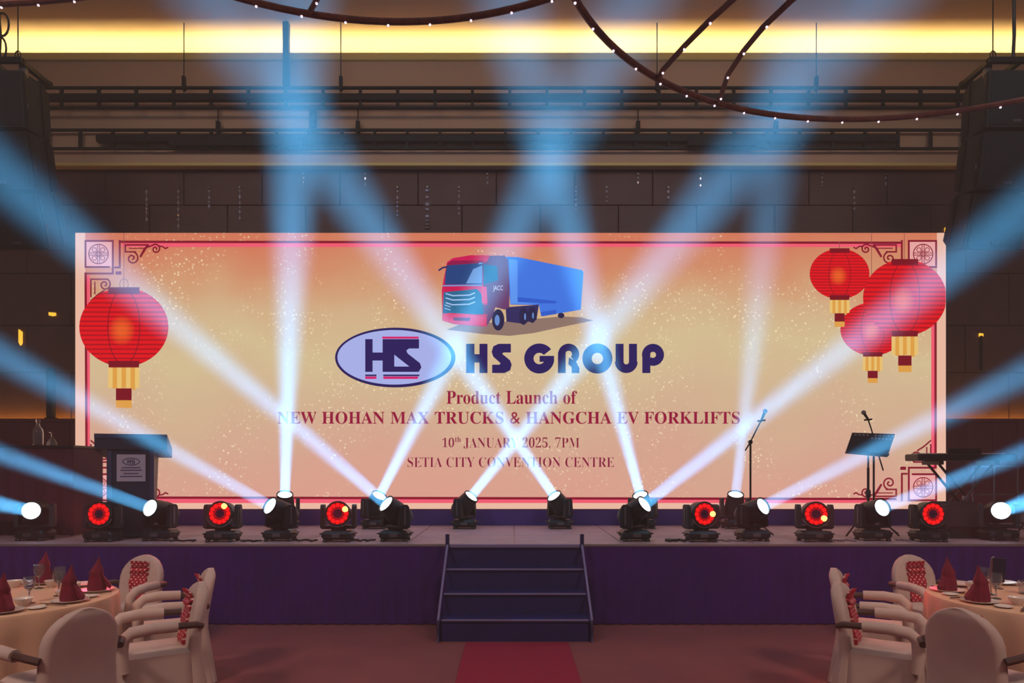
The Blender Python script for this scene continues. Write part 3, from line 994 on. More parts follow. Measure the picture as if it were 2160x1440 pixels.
bt = thing('skirted_high_table', 'high table with a dark top and maroon skirt beside the screen', 'table', (-6.6, 9.1, ZS))
MB().box(-7.6, -5.44, 8.82, 9.5, 2.0, 2.03, 0.006).build('table_top', 'dark_top', bt)
for i in range(5):
    xa, xb = -7.58 + i * 0.425, -7.58 + (i + 1) * 0.425
    vs, fs = [], []
    for k in range(25):
        x = xa + (xb - xa) * k / 24
        for z, am in ((2.0, 0.004), (1.45, 0.012), (ZS + 0.01, 0.02)):
            vs.append((x, 8.85 - am * math.sin(x * 30 + math.sin(x * 7)), z))
    for k in range(24):
        for j in range(2):
            fs.append((k * 3 + j, k * 3 + j + 1, k * 3 + j + 4, k * 3 + j + 3))
    MB().add(vs, fs).build('skirt_panel', 'table_skirt', bt, True)
MB().add([(-5.455, 8.85, 2.0), (-5.455, 9.48, 2.0), (-5.455, 9.48, ZS + .01), (-5.455, 8.85, ZS + .01)], [(0, 1, 2, 3)]).build('skirt_panel', 'table_skirt', bt)
for x in (-7.5, -5.52):
    for y in (8.92, 9.42):
        MB().tube([(x, y, ZS), (x, y, 2.0)], 0.02).build('leg', 'black_metal', bt, True)
bp_ = P(80, 940, 9.0)
bot = thing('glass_bottle', 'clear glass bottle with a stopper on the skirted high table', 'bottle', (bp_.x, 9.0, 2.03))
MB().lathe([(0.05, 0), (0.062, 0.01), (0.064, 0.16), (0.058, 0.2), (0.026, 0.245), (0.022, 0.285), (0.025, 0.29), (0.018, 0.29), (0.018, 0.25), (0.05, 0.2), (0.056, 0.16), (0.054, 0.015), (0.001, 0.012)], 20).local('bottle_body', 'glass', bot, True)
MB().lathe([(0.016, 0.27), (0.02, 0.292), (0.03, 0.31), (0.022, 0.333), (0.001, 0.338)], 14).local('stopper', 'glass', bot, True)
gp_ = P(107, 940, 9.0)
gl = thing('upturned_goblet', 'clear goblet standing upside down beside the glass bottle', 'glass', (gp_.x, 9.02, 2.03))
MB().lathe([(0.062, 0), (0.058, 0.03), (0.042, 0.075), (0.012, 0.1), (0.008, 0.12), (0.008, 0.155)], 18, cap0=False).local('bowl', 'glass', gl, True)
MB().lathe([(0.008, 0.155), (0.034, 0.166), (0.034, 0.17), (0.001, 0.17)], 18).local('goblet_foot', 'glass', gl, True)

ls = thing('low_stand', 'low black metal stand on the stage behind the outermost beam light', 'stand', (-6.05, 8.75, ZS))
MB().box(-6.5, -5.62, 8.6, 9.0 - 0.2, 1.07, 1.10, 0.005).build('stand_top', 'black_metal', ls)
for x in (-6.46, -5.66):
    for y in (8.63, 8.77):
        MB().box(x - 0.018, x + 0.018, y - 0.018, y + 0.018, ZS, 1.07).build('leg', 'black_metal', ls)

# ================================================================== MICROPHONE STANDS, MUSIC STAND, KEYBOARD
def mic_stand(name_label, Y, base_px, pole_px, boom, tail, mic_to):
    """boom is a list of pixel points from the pivot to the microphone clip"""
    pv = P(*pole_px, Y)
    t = thing('microphone_stand', name_label, 'microphone stand', (pv.x, Y, ZS))
    MB().tube([(pv.x, Y, ZS + 0.05), (pv.x, Y, pv.z)], 0.013, 8).build('pole', 'black_metal', t, True)
    MB().lathe([(0.03, ZS + 0.2), (0.03, ZS + 0.26), (0.02, ZS + 0.27)], 10, (pv.x, Y, 0)).build('leg_collar', 'black_metal', t, True)
    for k in range(3):
        a_ = PI / 2 + k * 2 * PI / 3
        MB().tube([(pv.x, Y, ZS + 0.24), (pv.x + 0.28 * math.cos(a_), Y + 0.28 * math.sin(a_), ZS + 0.012)], 0.011, 6).build('leg', 'black_metal', t, True)
    MB().tube([P(*tail, Y - 0.02), P(*pole_px, Y - 0.02)] + [P(*b_, Y - 0.02) for b_ in boom], 0.009, 8).build('boom_arm', 'black_metal', t, True)
    MB().ball(P(*pole_px, Y - 0.01), 0.03).build('pivot_clamp', 'black_metal', t, True)
    c0 = P(*boom[-1], Y - 0.02)
    m1 = P(*mic_to, Y - 0.08)
    ax = (m1 - c0).normalized()
    mc = MB().tube([c0 - ax * 0.02, c0 + ax * 0.1], [0.013, 0.018], 10).build('microphone', 'black_metal', t, True)
    MB().ball(c0 + ax * 0.125, 0.03).build('microphone_grille', 'grey_metal', mc, True)
    MB().tube([c0 + Vector((-0.05, 0, -0.01)), c0 + Vector((0.05, 0, 0.0))], 0.012, 6).build('microphone_clip', 'black_metal', t, True)
mic_stand('tall boom microphone stand leaning over the stage edge, microphone up high', 9.0, None, (1583, 932), [(1597, 903), (1606, 886)], (1572, 950), (1616, 862))
mic_stand('boom microphone stand rising behind the music stand', 9.15, None, (1843, 925), [(1838, 905), (1831, 884)], (1863, 992), (1819, 866))

YM = 8.85
ms = thing('music_stand', 'black music stand with a perforated tilted desk', 'music stand', (P(1833, 960, YM).x, YM, ZS))
dk = [P(1798, 912, YM + 0.06), P(1888, 915, YM + 0.06), P(1872, 963, YM - 0.08), P(1783, 955, YM - 0.08)]
nrm = (dk[1] - dk[0]).cross(dk[3] - dk[0]).normalized()
if nrm.y > 0: nrm = -nrm
mb = MB(); mb.hull([p + nrm * e for p in dk for e in (0, -0.012)])
def desk_pt(u, v): return (dk[0] * (1 - u) + dk[1] * u) * (1 - v) + (dk[3] * (1 - u) + dk[2] * u) * v
mb.build('desk', 'black_metal', ms)
for v, us in ((0.1, [0.09 + 0.095 * k for k in range(4)] + [0.56 + 0.1 * k for k in range(5)]), (0.24, [0.5 + 0.085 * k for k in range(6)])):
    for u in us:
        c = desk_pt(u, v)
        MB().hull([desk_pt(u + du, v + dv) + nrm * e for du in (-0.024, 0.024) for dv in (-0.035, 0.035) for e in (0.0005, 0.003)]).build('desk_slot', 'cable_pale', ms)
MB().hull([p + nrm * e + Vector((0, 0, z)) for p in (dk[2], dk[3]) for e in (0.0, 0.05) for z in (0, 0.012)]).build('paper_ledge', 'black_metal', ms)
mx_ = P(1833, 960, YM).x
MB().tube([(mx_, YM + 0.02, ZS + 0.1), (mx_, YM + 0.02, 1.75)], 0.016, 8).build('lower_post', 'black_metal', ms, True)
MB().tube([(mx_, YM + 0.02, 1.4), (mx_, YM + 0.02, 2.0)], 0.011, 8).build('upper_post', 'black_metal', ms, True)
MB().lathe([(0.03, 1.38), (0.03, 1.46), (0.02, 1.48)], 10, (mx_, YM + 0.02, 0)).build('height_clamp', 'black_metal', ms, True)
for dx, dy in ((-0.33, -0.1), (0.33, -0.08), (0.0, 0.32)):
    MB().tube([(mx_, YM + 0.02, ZS + 0.36), (mx_ + dx, YM + dy, ZS + 0.012)], 0.011, 6).build('leg', 'black_metal', ms, True)

YK2 = 9.3
kb = thing('stage_keyboard', 'slim black keyboard lying on a crossed stand in front of the screen edge', 'keyboard', (5.8, YK2, 1.84))
MB().box(5.22, 6.5, YK2 - 0.16, YK2 + 0.16, 1.84, 1.93, 0.015).build('keyboard_body', 'black_plastic', kb)
km = MB().box(0.001, 0.0215, YK2 + 0.0, YK2 + 0.14, 1.925, 1.942, 0.001).mesh('white_key', 'white_keys')
for k in range(52):
    o = inst('white_key', km, kb, (5.30 + k * 0.022 - 5.8, -YK2, -1.84))
MB().box(5.24, 6.48, YK2 - 0.165, YK2 - 0.155, 1.85, 1.92).build('rear_panel', 'black_metal', kb)
MB().box(5.62, 6.05, YK2 - 0.14, YK2 - 0.12, 1.93, 2.0, 0.003).build('music_rest', 'black_metal', kb)
ks = thing('keyboard_stand', 'black crossed-leg stand under the keyboard', 'stand', (5.8, YK2, ZS))
for y in (YK2 - 0.12, YK2 + 0.12):
    for s in (-1, 1):
        MB().tube([(5.86 - s * 0.36, y + 0.015 * s, ZS + 0.03), (5.86 + s * 0.36, y + 0.015 * s, 1.80)], 0.017, 8).build('cross_leg', 'black_metal', ks, True)
for x in (5.5, 6.22):
    MB().box(x - 0.03, x + 0.03, YK2 - 0.2, YK2 + 0.2, 1.79, 1.84, 0.006).build('support_arm', 'black_metal', ks)
    MB().box(x - 0.02, x + 0.02, YK2 - 0.22, YK2 + 0.22, ZS, ZS + 0.04, 0.006).build('floor_foot', 'black_metal', ks)
MB().lathe([(0.04, -0.03), (0.045, 0), (0.04, 0.03)], 12, (5.86, YK2 - 0.12, 1.365)).build('lock_knob', 'grey_metal', ks, True)

rk = thing('frame_rack', 'open metal frame rack standing behind the keyboard', 'rack', (6.7, 9.95, ZS))
for x in (6.45, 6.75, 7.08):
    MB().tube([(x, 9.95, ZS), (x, 9.95, 1.78)], 0.014, 6).build('upright', 'grey_metal', rk, True)
for z in (1.38, 1.77):
    MB().tube([(6.43, 9.95, z), (7.1, 9.95, z)], 0.012, 6).build('crossbar', 'grey_metal', rk, True)
for x in (6.45, 7.08):
    MB().tube([(x, 9.78, ZS + 0.012), (x, 10.12, ZS + 0.012)], 0.012, 6).build('foot', 'grey_metal', rk, True)
wm = thing('floor_monitor', 'black wedge floor monitor beside the last red wash light', 'speaker', (5.45, 8.75, ZS))
MB().hull([(x, y, z) for x in (5.2, 5.78) for y, z in ((8.55, ZS), (9.0, ZS), (8.55, ZS + 0.12), (8.9, ZS + 0.42), (9.0, ZS + 0.38))]).build('cabinet', 'speaker_box', wm)
MB().hull([(x, y, z) for x in (5.23, 5.75) for y, z in ((8.545, ZS + 0.13), (8.885, ZS + 0.425), (8.537, ZS + 0.138), (8.877, ZS + 0.433))]).build('grille', 'speaker_grille', wm)
stl = thing('round_stool', 'grey padded round stool at the edge of the stage', 'stool', (6.05, 8.3, ZS))
MB().lathe([(0.16, 0.20), (0.185, 0.22), (0.19, 0.27), (0.17, 0.30), (0.001, 0.31)], 20).local('seat', 'stool_grey', stl, True)
for k in range(3):
    a_ = 0.4 + k * 2 * PI / 3
    MB().tube([(0.05 * math.cos(a_), 0.05 * math.sin(a_), 0.21), (0.17 * math.cos(a_), 0.17 * math.sin(a_), 0.008)], 0.012, 6).local('leg', 'grey_metal', stl, True)

# cables lying on the deck between the lights
def cable(pts, m, label, r=0.010):
    pp = []
    for i in range(len(pts) - 1):
        for k in range(5):
            t = k / 5
            pp.append((pts[i][0] * (1 - t) + pts[i + 1][0] * t + 0.012 * math.sin(7.0 * (i + t)), pts[i][1] * (1 - t) + pts[i + 1][1] * t + 0.02 * math.sin(4.0 * (i + t)), ZS + r))
    pp.append((*pts[-1], ZS + r))
    tag(MB().tube(pp, r, 6).build('power_cable', m, None, True), label, 'cable', 'cables on the stage deck')
def loopy(x0, x1, y, amp, n):
    return [(x0 + (x1 - x0) * k / n + random.uniform(-0.03, 0.03), y + amp * math.sin(k * 1.9) + random.uniform(-0.02, 0.02)) for k in range(n + 1)]
cable(loopy(-4.0, -3.66, 8.22, 0.06, 9), 'cable', 'tangled black cable on the deck beside the lectern lights')
cable(loopy(-3.15, -2.9, 8.2, 0.05, 8), 'cable', 'short black cable loop between a red wash light and a beam light')
cable(loopy(-2.55, -2.25, 8.25, 0.08, 8), 'cable', 'black cable running past the second red wash light')
cable(loopy(-1.85, -1.6, 8.25, 0.08, 8), 'cable', 'black cable running to the beam light on the lectern side of the stairs')
cable(loopy(1.78, 1.98, 8.22, 0.07, 10), 'cable', 'bunched black cable between the stairs-side beam light and red wash light', 0.014)
cable(loopy(2.4, 2.75, 8.25, 0.09, 10), 'cable_pale', 'pale coiled cable beside the large hot red wash light')
cable(loopy(3.6, 3.95, 8.25, 0.07, 9), 'cable_pale', 'pale cable beside the music stand foot')
cable(loopy(4.5, 4.62, 8.28, 0.05, 8), 'cable_pale', 'short pale cable between music stand and last red wash light')

# ================================================================== OVERHEAD RAILS
def rail(Y, ytop, ybot, xa, xb, ca, cb_, spacing, rods, label, bracket):
    zt, zb = P(0, ytop, Y).z, P(0, ybot, Y).z
    X0, X1 = P(xa, 0, Y).x, P(xb, 0, Y).x
    t = thing('lighting_rail', label, 'rail', ((X0 + X1) / 2, Y, zb))
    MB().box(X0, X1, Y - 0.025, Y + 0.025, zt - 0.035, zt, 0.004).build('top_chord', 'rail_black', t)
    MB().box(X0, X1, Y - 0.025, Y + 0.025, zb, zb + 0.035, 0.004).build('bottom_chord', 'rail_black', t)
    zc_ = (zt + zb) / 2
    c0, c1 = P(ca, 0, Y).x, P(cb_, 0, Y).x
    MB().box(c0, c1, Y - 0.05, Y + 0.05, zc_ - 0.052, zc_ + 0.052, 0.01).build('cable_duct', 'rail_black', t)
    pm_ = MB().box(-0.022, 0.022, -0.02, 0.02, zb + 0.02, zt - 0.02).mesh('web_post', 'rail_black')
    x = X0 + 0.1
    while x < X1:
        inst('web_post', pm_, t, (x - t.location.x, 0, -t.location.z))
        x += spacing
    for px in rods:
        x = P(px, 0, Y).x
        if bracket:
            MB().tube([(x, Y, zt - 0.1), (x, Y, zt + 0.32), (x, YK, zt + 0.36)], 0.009, 6).build('hanger_rod', 'rail_black', t, True)
            MB().box(x - 0.03, x + 0.03, Y - 0.03, Y + 0.03, zt - 0.06, zt + 0.12, 0.006).build('hanger_clamp', 'rail_black', t)
        else:
            MB().tube([(x, Y, zt - 0.1), (x, Y, ZC)], 0.008, 6).build('hanger_rod', 'rail_black', t, True)
            MB().box(x - 0.025, x + 0.025, Y - 0.03, Y + 0.03, zt - 0.06, zt + 0.16, 0.006).build('hanger_clamp', 'rail_black', t)
    return t, zt, zb
r1, zt1, zb1 = rail(10.95, 183, 230, -120, 2290, -120, 2290, 0.575, (388, 719, 1386, 1722), 'upper black lighting rail hung on rods from the ceiling', False)
MB().box(P(604, 0, 10.95).x - 0.045, P(604, 0, 10.95).x + 0.045, 10.9, 11.0, zt1, ZC, 0.01).build('hoist_tube', 'rail_black', r1)
r2, zt2, zb2 = rail(11.09, 272, 316, -120, 2290, 205, 1895, 0.51, (460, 755, 1346, 1637), 'lower black lighting rail bracketed off the bulkhead just above the dark wall', True)
MB().box(P(660, 0, 11.09).x - 0.045, P(660, 0, 11.09).x + 0.045, 11.04, 11.14, zt2, zb1 + 0.1, 0.01).build('hoist_tube', 'rail_black', r2)
for xa, xb in ((355, 640), (1450, 1600)):
    MB().box(P(xa, 0, 11.0).x, P(xb, 0, 11.0).x, 11.0, 11.06, zb2 + 0.03, zb2 + 0.14, 0.01).build('junction_box', 'rail_black', r2)

# ================================================================== LINE ARRAY SPEAKERS
def line_array(cx, side, label):
    Y0 = 8.95
    ztop = 6.63
    t = thing('line_array_speaker', label, 'speaker', (cx, Y0, 4.55))
    yaw = 0.0
    pos_y, pos_z = 0.0, ztop
    tilt = 0.0
    H, D, Wd = 0.67, 0.52, 0.72
    rz = Matrix.Rotation(yaw, 4, 'Z')
    p = Vector((0, 0, 0))
    cur = Vector((0, 0, 0))
    for i, tl_ in enumerate((math.radians(5), math.radians(12), math.radians(20))):
        R = rz @ Matrix.Rotation(tl_, 4, 'X')
        def X(v): return Vector((cx, Y0, ztop)) + R @ Vector(v) + cur
        b = MB()
        c = 0.03
        pts = [(x, y, z) for x in (-Wd / 2, Wd / 2) for y, z in ((-D / 2, 0), (-D / 2, -H), (D * 0.25, 0), (D * 0.5, -0.08), (D * 0.5, -H + 0.08), (D * 0.25, -H))]
        b.hull([X(q) for q in pts])
        cabm = b.build('cabinet', 'speaker_box', t)
        g = MB()
        g.hull([X((x, y, z)) for x in (-Wd / 2 + 0.03, Wd / 2 - 0.03) for y in (-D / 2 - 0.012, -D / 2) for z in (-0.03, -H + 0.03)])
        g.build('grille', 'speaker_grille', cabm)
        bd = MB()
        bd.hull([X((x, y, z)) for x in (-0.05, 0.05) for y in (-D / 2 - 0.018, -D / 2 - 0.01) for z in (-H + 0.09, -H + 0.06)])
        bd.build('badge', 'grey_metal', cabm)
        for s in (-1, 1):
            rg = MB()
            for yy in (-0.2, 0.12):
                rg.hull([X((s * xx, yy + dy, z)) for xx in (Wd / 2, Wd / 2 + 0.014) for dy in (-0.025, 0.025) for z in (-0.02, -H + 0.02)])
            rg.build('rigging_plate', 'black_metal', cabm)
            pn = MB()
            pn.hull([X((s * xx, -0.2 + dy, z)) for xx in (Wd / 2 + 0.014, Wd / 2 + 0.024) for dy in (-0.012, 0.012) for z in (-H * 0.55, -H * 0.55 - 0.06)])
            pn.build('rigging_pin', 'silver', cabm)
        cur = cur + R @ Vector((0, 0.02, -H - 0.012))
    f = MB()
    f.box(cx - 0.39, cx + 0.39, Y0 - 0.3, Y0 - 0.24, ztop + 0.06, ztop + 0.12)
    f.box(cx - 0.39, cx + 0.39, Y0 + 0.24, Y0 + 0.3, ztop + 0.06, ztop + 0.12)
    for x in (-0.36, 0.36, 0):
        f.box(cx + x - 0.03, cx + x + 0.03, Y0 - 0.28, Y0 + 0.28, ztop + 0.055, ztop + 0.11)
    f.build('flying_frame', 'black_metal', t)
    for x in (-0.33, 0.33):
        MB().box(cx + x - 0.04, cx + x + 0.04, Y0 - 0.2, Y0 - 0.14, ztop - 0.06, ztop + 0.08).build('frame_bracket', 'grey_metal', t)
        MB().tube([(cx + x, Y0 - 0.27, ztop + 0.11), (cx + x, Y0 - 0.27, ZC)], 0.008, 6).build('hanging_cable', 'black_metal', t, True)
        n = 10
        MB().tube([(cx + x + 0.035 * math.cos(2 * PI * k / n), Y0 - 0.27, ztop + 0.155 + 0.05 * math.sin(2 * PI * k / n)) for k in range(n)], 0.008, 6, True).build('shackle', 'black_metal', t, True)
    mx0 = cx - side * 0.03
    MB().tube([(mx0, Y0 - 0.1, ztop + 0.1), (mx0 + 0.02, Y0 - 0.1, ztop + 0.5), (mx0, Y0 - 0.12, ztop + 0.95), (mx0 - 0.02, Y0 - 0.1, ZC)], 0.02, 8).build('signal_cable', 'cable', t, True)
    if side > 0:
        for dx, dz, r_ in ((0.02, 0.32, 0.12), (0.06, 0.62, 0.11), (-0.04, 0.25, 0.10)):
            n = 16
            MB().tube([(mx0 + dx + r_ * 0.75 * math.cos(2 * PI * k / n), Y0 - 0.12, ztop + dz + r_ * math.sin(2 * PI * k / n) * 1.3) for k in range(n)], 0.013, 6, True).build('cable_coil', 'cable', t, True)
line_array(-6.36, 1, 'black hanging line array speaker over the lectern end of the stage')
line_array(6.2, -1, 'black hanging line array speaker over the keyboard end, coiled cable on top')

# ================================================================== CEILING HOOPS WITH FAIRY LIGHTS
ZH = 6.0
def hp(x, y):
    Y = (ZH - EYE) * F / (HOR - y)
    return Vector(((x - 1080) / F * Y, Y, ZH))

def circle3(a, b, c):
    ax, ay, bx, by, cx, cy = a.x, a.y, b.x, b.y, c.x, c.y
    d = 2 * (ax * (by - cy) + bx * (cy - ay) + cx * (ay - by))
    ux = ((ax**2 + ay**2) * (by - cy) + (bx**2 + by**2) * (cy - ay) + (cx**2 + cy**2) * (ay - by)) / d
    uy = ((ax**2 + ay**2) * (cx - bx) + (bx**2 + by**2) * (ax - cx) + (cx**2 + cy**2) * (bx - ax)) / d
    return Vector((ux, uy, ZH)), (Vector((ux, uy, 0)) - Vector((ax, ay, 0))).length
bulbm = MB().ball((0, 0, 0), 0.0095, 8, 5).mesh('bulb', 'bulb_white', True)
def hoop(a, b, c, label, ribs=(), phase=0.0):
    ce, R_ = circle3(a, b, c)
    t = thing('fairy_light_hoop', label, 'ceiling hoop', (ce.x, ce.y, ZH))
    n = 120
    MB().tube([(ce.x + R_ * math.cos(2 * PI * k / n), ce.y + R_ * math.sin(2 * PI * k / n), ZH) for k in range(n)], 0.025, 8, True).build('hoop_ring', 'hoop_wrap', t, True)
    nb = int(2 * PI * R_ / 0.31)
    for k in range(nb):
        a_ = 2 * PI * (k + phase) / nb
        wp = Vector((ce.x + R_ * math.cos(a_), ce.y + R_ * math.sin(a_), 0))
        if wp.y > 4.4:
            inst('bulb', bulbm, t, ((R_) * math.cos(a_), (R_) * math.sin(a_), -0.028))
    for k in range(6):
        a_ = -PI / 2 + (k - 2.5) * 0.5 + (0.17 if R_ > 3.2 else 0.05)
        x, y = ce.x + R_ * math.cos(a_), ce.y + R_ * math.sin(a_)
        MB().tube([(x, y, ZH), (x, y, ZC)], 0.004, 5).build('suspension_wire', 'black_metal', t)
    for pts in ribs:
        MB().tube(pts, 0.02, 8).build('hoop_rib', 'hoop_wrap', t, True)
        acc = 0.15
        for i in range(len(pts) - 1):
            seg = (pts[i + 1] - pts[i]).length
            while acc < seg:
                q = pts[i].lerp(pts[i + 1], acc / seg)
                if q.y > 4.4:
                    inst('bulb', bulbm, t, (q.x - ce.x, q.y - ce.y, -0.024))
                acc += 0.32
            acc -= seg
    return ce, R_
ZH = 5.1
hoop(hp(535, 4), hp(835, 46), hp(1135, 4), 'large brown hoop with fairy lights, hanging over the middle of the stage front',
     ribs=[[hp(654, 24), hp(668, 0), hp(700, -60)]], phase=0.3)
ZH = 4.8
hoop(hp(1217, 4), hp(1420, 183), hp(2005, 236), 'large brown hoop with curved ribs and fairy lights on the keyboard side',
     ribs=[[hp(1386, 170), hp(1398, 148), hp(1443, 98), hp(1495, 45), hp(1545, 0), hp(1640, -90)],
           [hp(1516, 222), hp(1520, 205), hp(1535, 158), hp(1568, 108), hp(1610, 57), hp(1670, 0), hp(1790, -90)]], phase=0.1)
ZH = 5.4
hoop(hp(-10, 9), hp(75, 4), hp(140, -2), 'large brown hoop with fairy lights, hanging near the lectern-side speaker', phase=0.5)

# ================================================================== WALL DETAILS
def crystal(px, y0, y1, w, label):
    a_, b_ = P(px, y0, YB - 0.06), P(px, y1, YB - 0.06)
    t = thing('crystal_strand', label, 'wall ornament', (b_.x, YB - 0.06, b_.z), group='crystal strands on the dark wall above the screen')
    MB().tube([(b_.x, YB - 0.04, b_.z), (b_.x, YB - 0.04, a_.z + 0.05)], 0.003, 5).build('strand_wire', 'grey_metal', t)
    MB().box(b_.x - 0.012, b_.x + 0.012, YB - 0.06, YB - 0.03, a_.z + 0.02, a_.z + 0.05).build('wall_clip', 'grey_metal', t)
    z = a_.z
    rw = w / F * YB / 2
    while z > b_.z + 0.02:
        h_ = random.uniform(0.03, 0.075)
        MB().lathe([(0.003, 0), (rw, -h_ * 0.35), (rw * 0.8, -h_ * 0.75), (0.003, -h_)], 6, (b_.x, YB - 0.04, z)).build('crystal_drop', 'crystal', t)
        z -= h_ + random.uniform(0.012, 0.05)
for px in (640, 770, 1028, 1346, 1478, 1735, 1870):
    crystal(px, 371, 393, 5, 'short crystal strand in the upper row on the dark wall')
for px, y1 in ((308, 470), (375, 490), (440, 445), (505, 470), (838, 458), (968, 458), (1215, 450), (1280, 435), (1410, 430), (1803, 445)):
    crystal(px, 399, y1 - 4, 6, 'long crystal strand in the lower row on the dark wall')
crystal(901, 398, 486, 13, 'widest crystal strand on the dark wall, hanging to the top edge of the screen')

def niche(px, py, w, h, label):
    c = P(px, py, YB - 0.03)
    t = thing('wall_niche_light', label, 'wall light', (c.x, YB - 0.03, c.z))
    w, h = w / F * YB, h / F * YB
    MB().hull([(c.x + x, YB - y, c.z + z) for x, z in ((-w / 2, h / 2), (w / 2, h * 0.35), (w / 2, -h * 0.35), (0, -h / 2), (-w / 2, -h * 0.3)) for y in (0.035, 0.06)]).build('glowing_slot', 'niche_warm', t)
    MB().box(c.x - w / 2 - 0.02, c.x + w / 2 + 0.02, YB - 0.075, YB - 0.03, c.z + h / 2, c.z + h / 2 + 0.03).build('slot_hood', 'wall_dark', t)
niche(110, 496, 14, 20, 'small amber wall light just left of the top of the screen')
niche(112, 663, 14, 8, 'small slit wall light midway up the wall, above the column speaker')
niche(45, 712, 7, 34, 'narrow upright amber wall light beside the slit wall light')
niche(1997, 486, 11, 10, 'small amber wall light at the top corner of the screen, keyboard side')
niche(2068, 707, 8, 8, 'tiny round wall light above the thin dark wall bar')
c_ = P(112, 828, 11.2)
cs_ = thing('column_speaker', 'slim black column speaker standing on the dado ledge', 'speaker', (c_.x, 11.15, 2.52))
MB().box(c_.x - 0.05, c_.x + 0.05, 11.1, 11.2, 2.54, 3.32, 0.012).build('cabinet', 'speaker_box', cs_)
MB().box(c_.x - 0.04, c_.x + 0.04, 11.092, 11.1, 2.6, 3.28).build('grille', 'speaker_grille', cs_)
MB().box(c_.x - 0.07, c_.x + 0.07, 11.09, 11.21, 2.52, 2.54, 0.004).build('foot_plate', 'black_metal', cs_)
c_ = P(2069, 745, YB - 0.05)
wbz = thing('wall_bar', 'thin dark upright bar fixed to the wall on the keyboard side', 'wall bar', (c_.x, YB - 0.05, c_.z))
MB().box(c_.x - 0.02, c_.x + 0.02, YB - 0.07, YB - 0.045, c_.z - 0.28, c_.z + 0.28, 0.005).build('bar', 'black_metal', wbz)
for z in (-0.2, 0.2):
    MB().box(c_.x - 0.015, c_.x + 0.015, YB - 0.05, YB - 0.03, c_.z + z - 0.02, c_.z + z + 0.02).build('wall_bracket', 'black_metal', wbz)

# ================================================================== DINING TABLES, CHAIRS, TABLEWARE
def rrect(w, d, r, n=6, cx=0.0, cy=0.0):
    pts = []
    for (sx, sy, a0) in ((1, 1, 0), (-1, 1, 90), (-1, -1, 180), (1, -1, 270)):
        for k in range(n + 1):
            t = math.radians(a0 + 90 * k / n)
            pts.append((cx + sx * (w / 2 - r) + r * math.cos(t), cy + sy * (d / 2 - r) + r * math.sin(t)))
    return pts

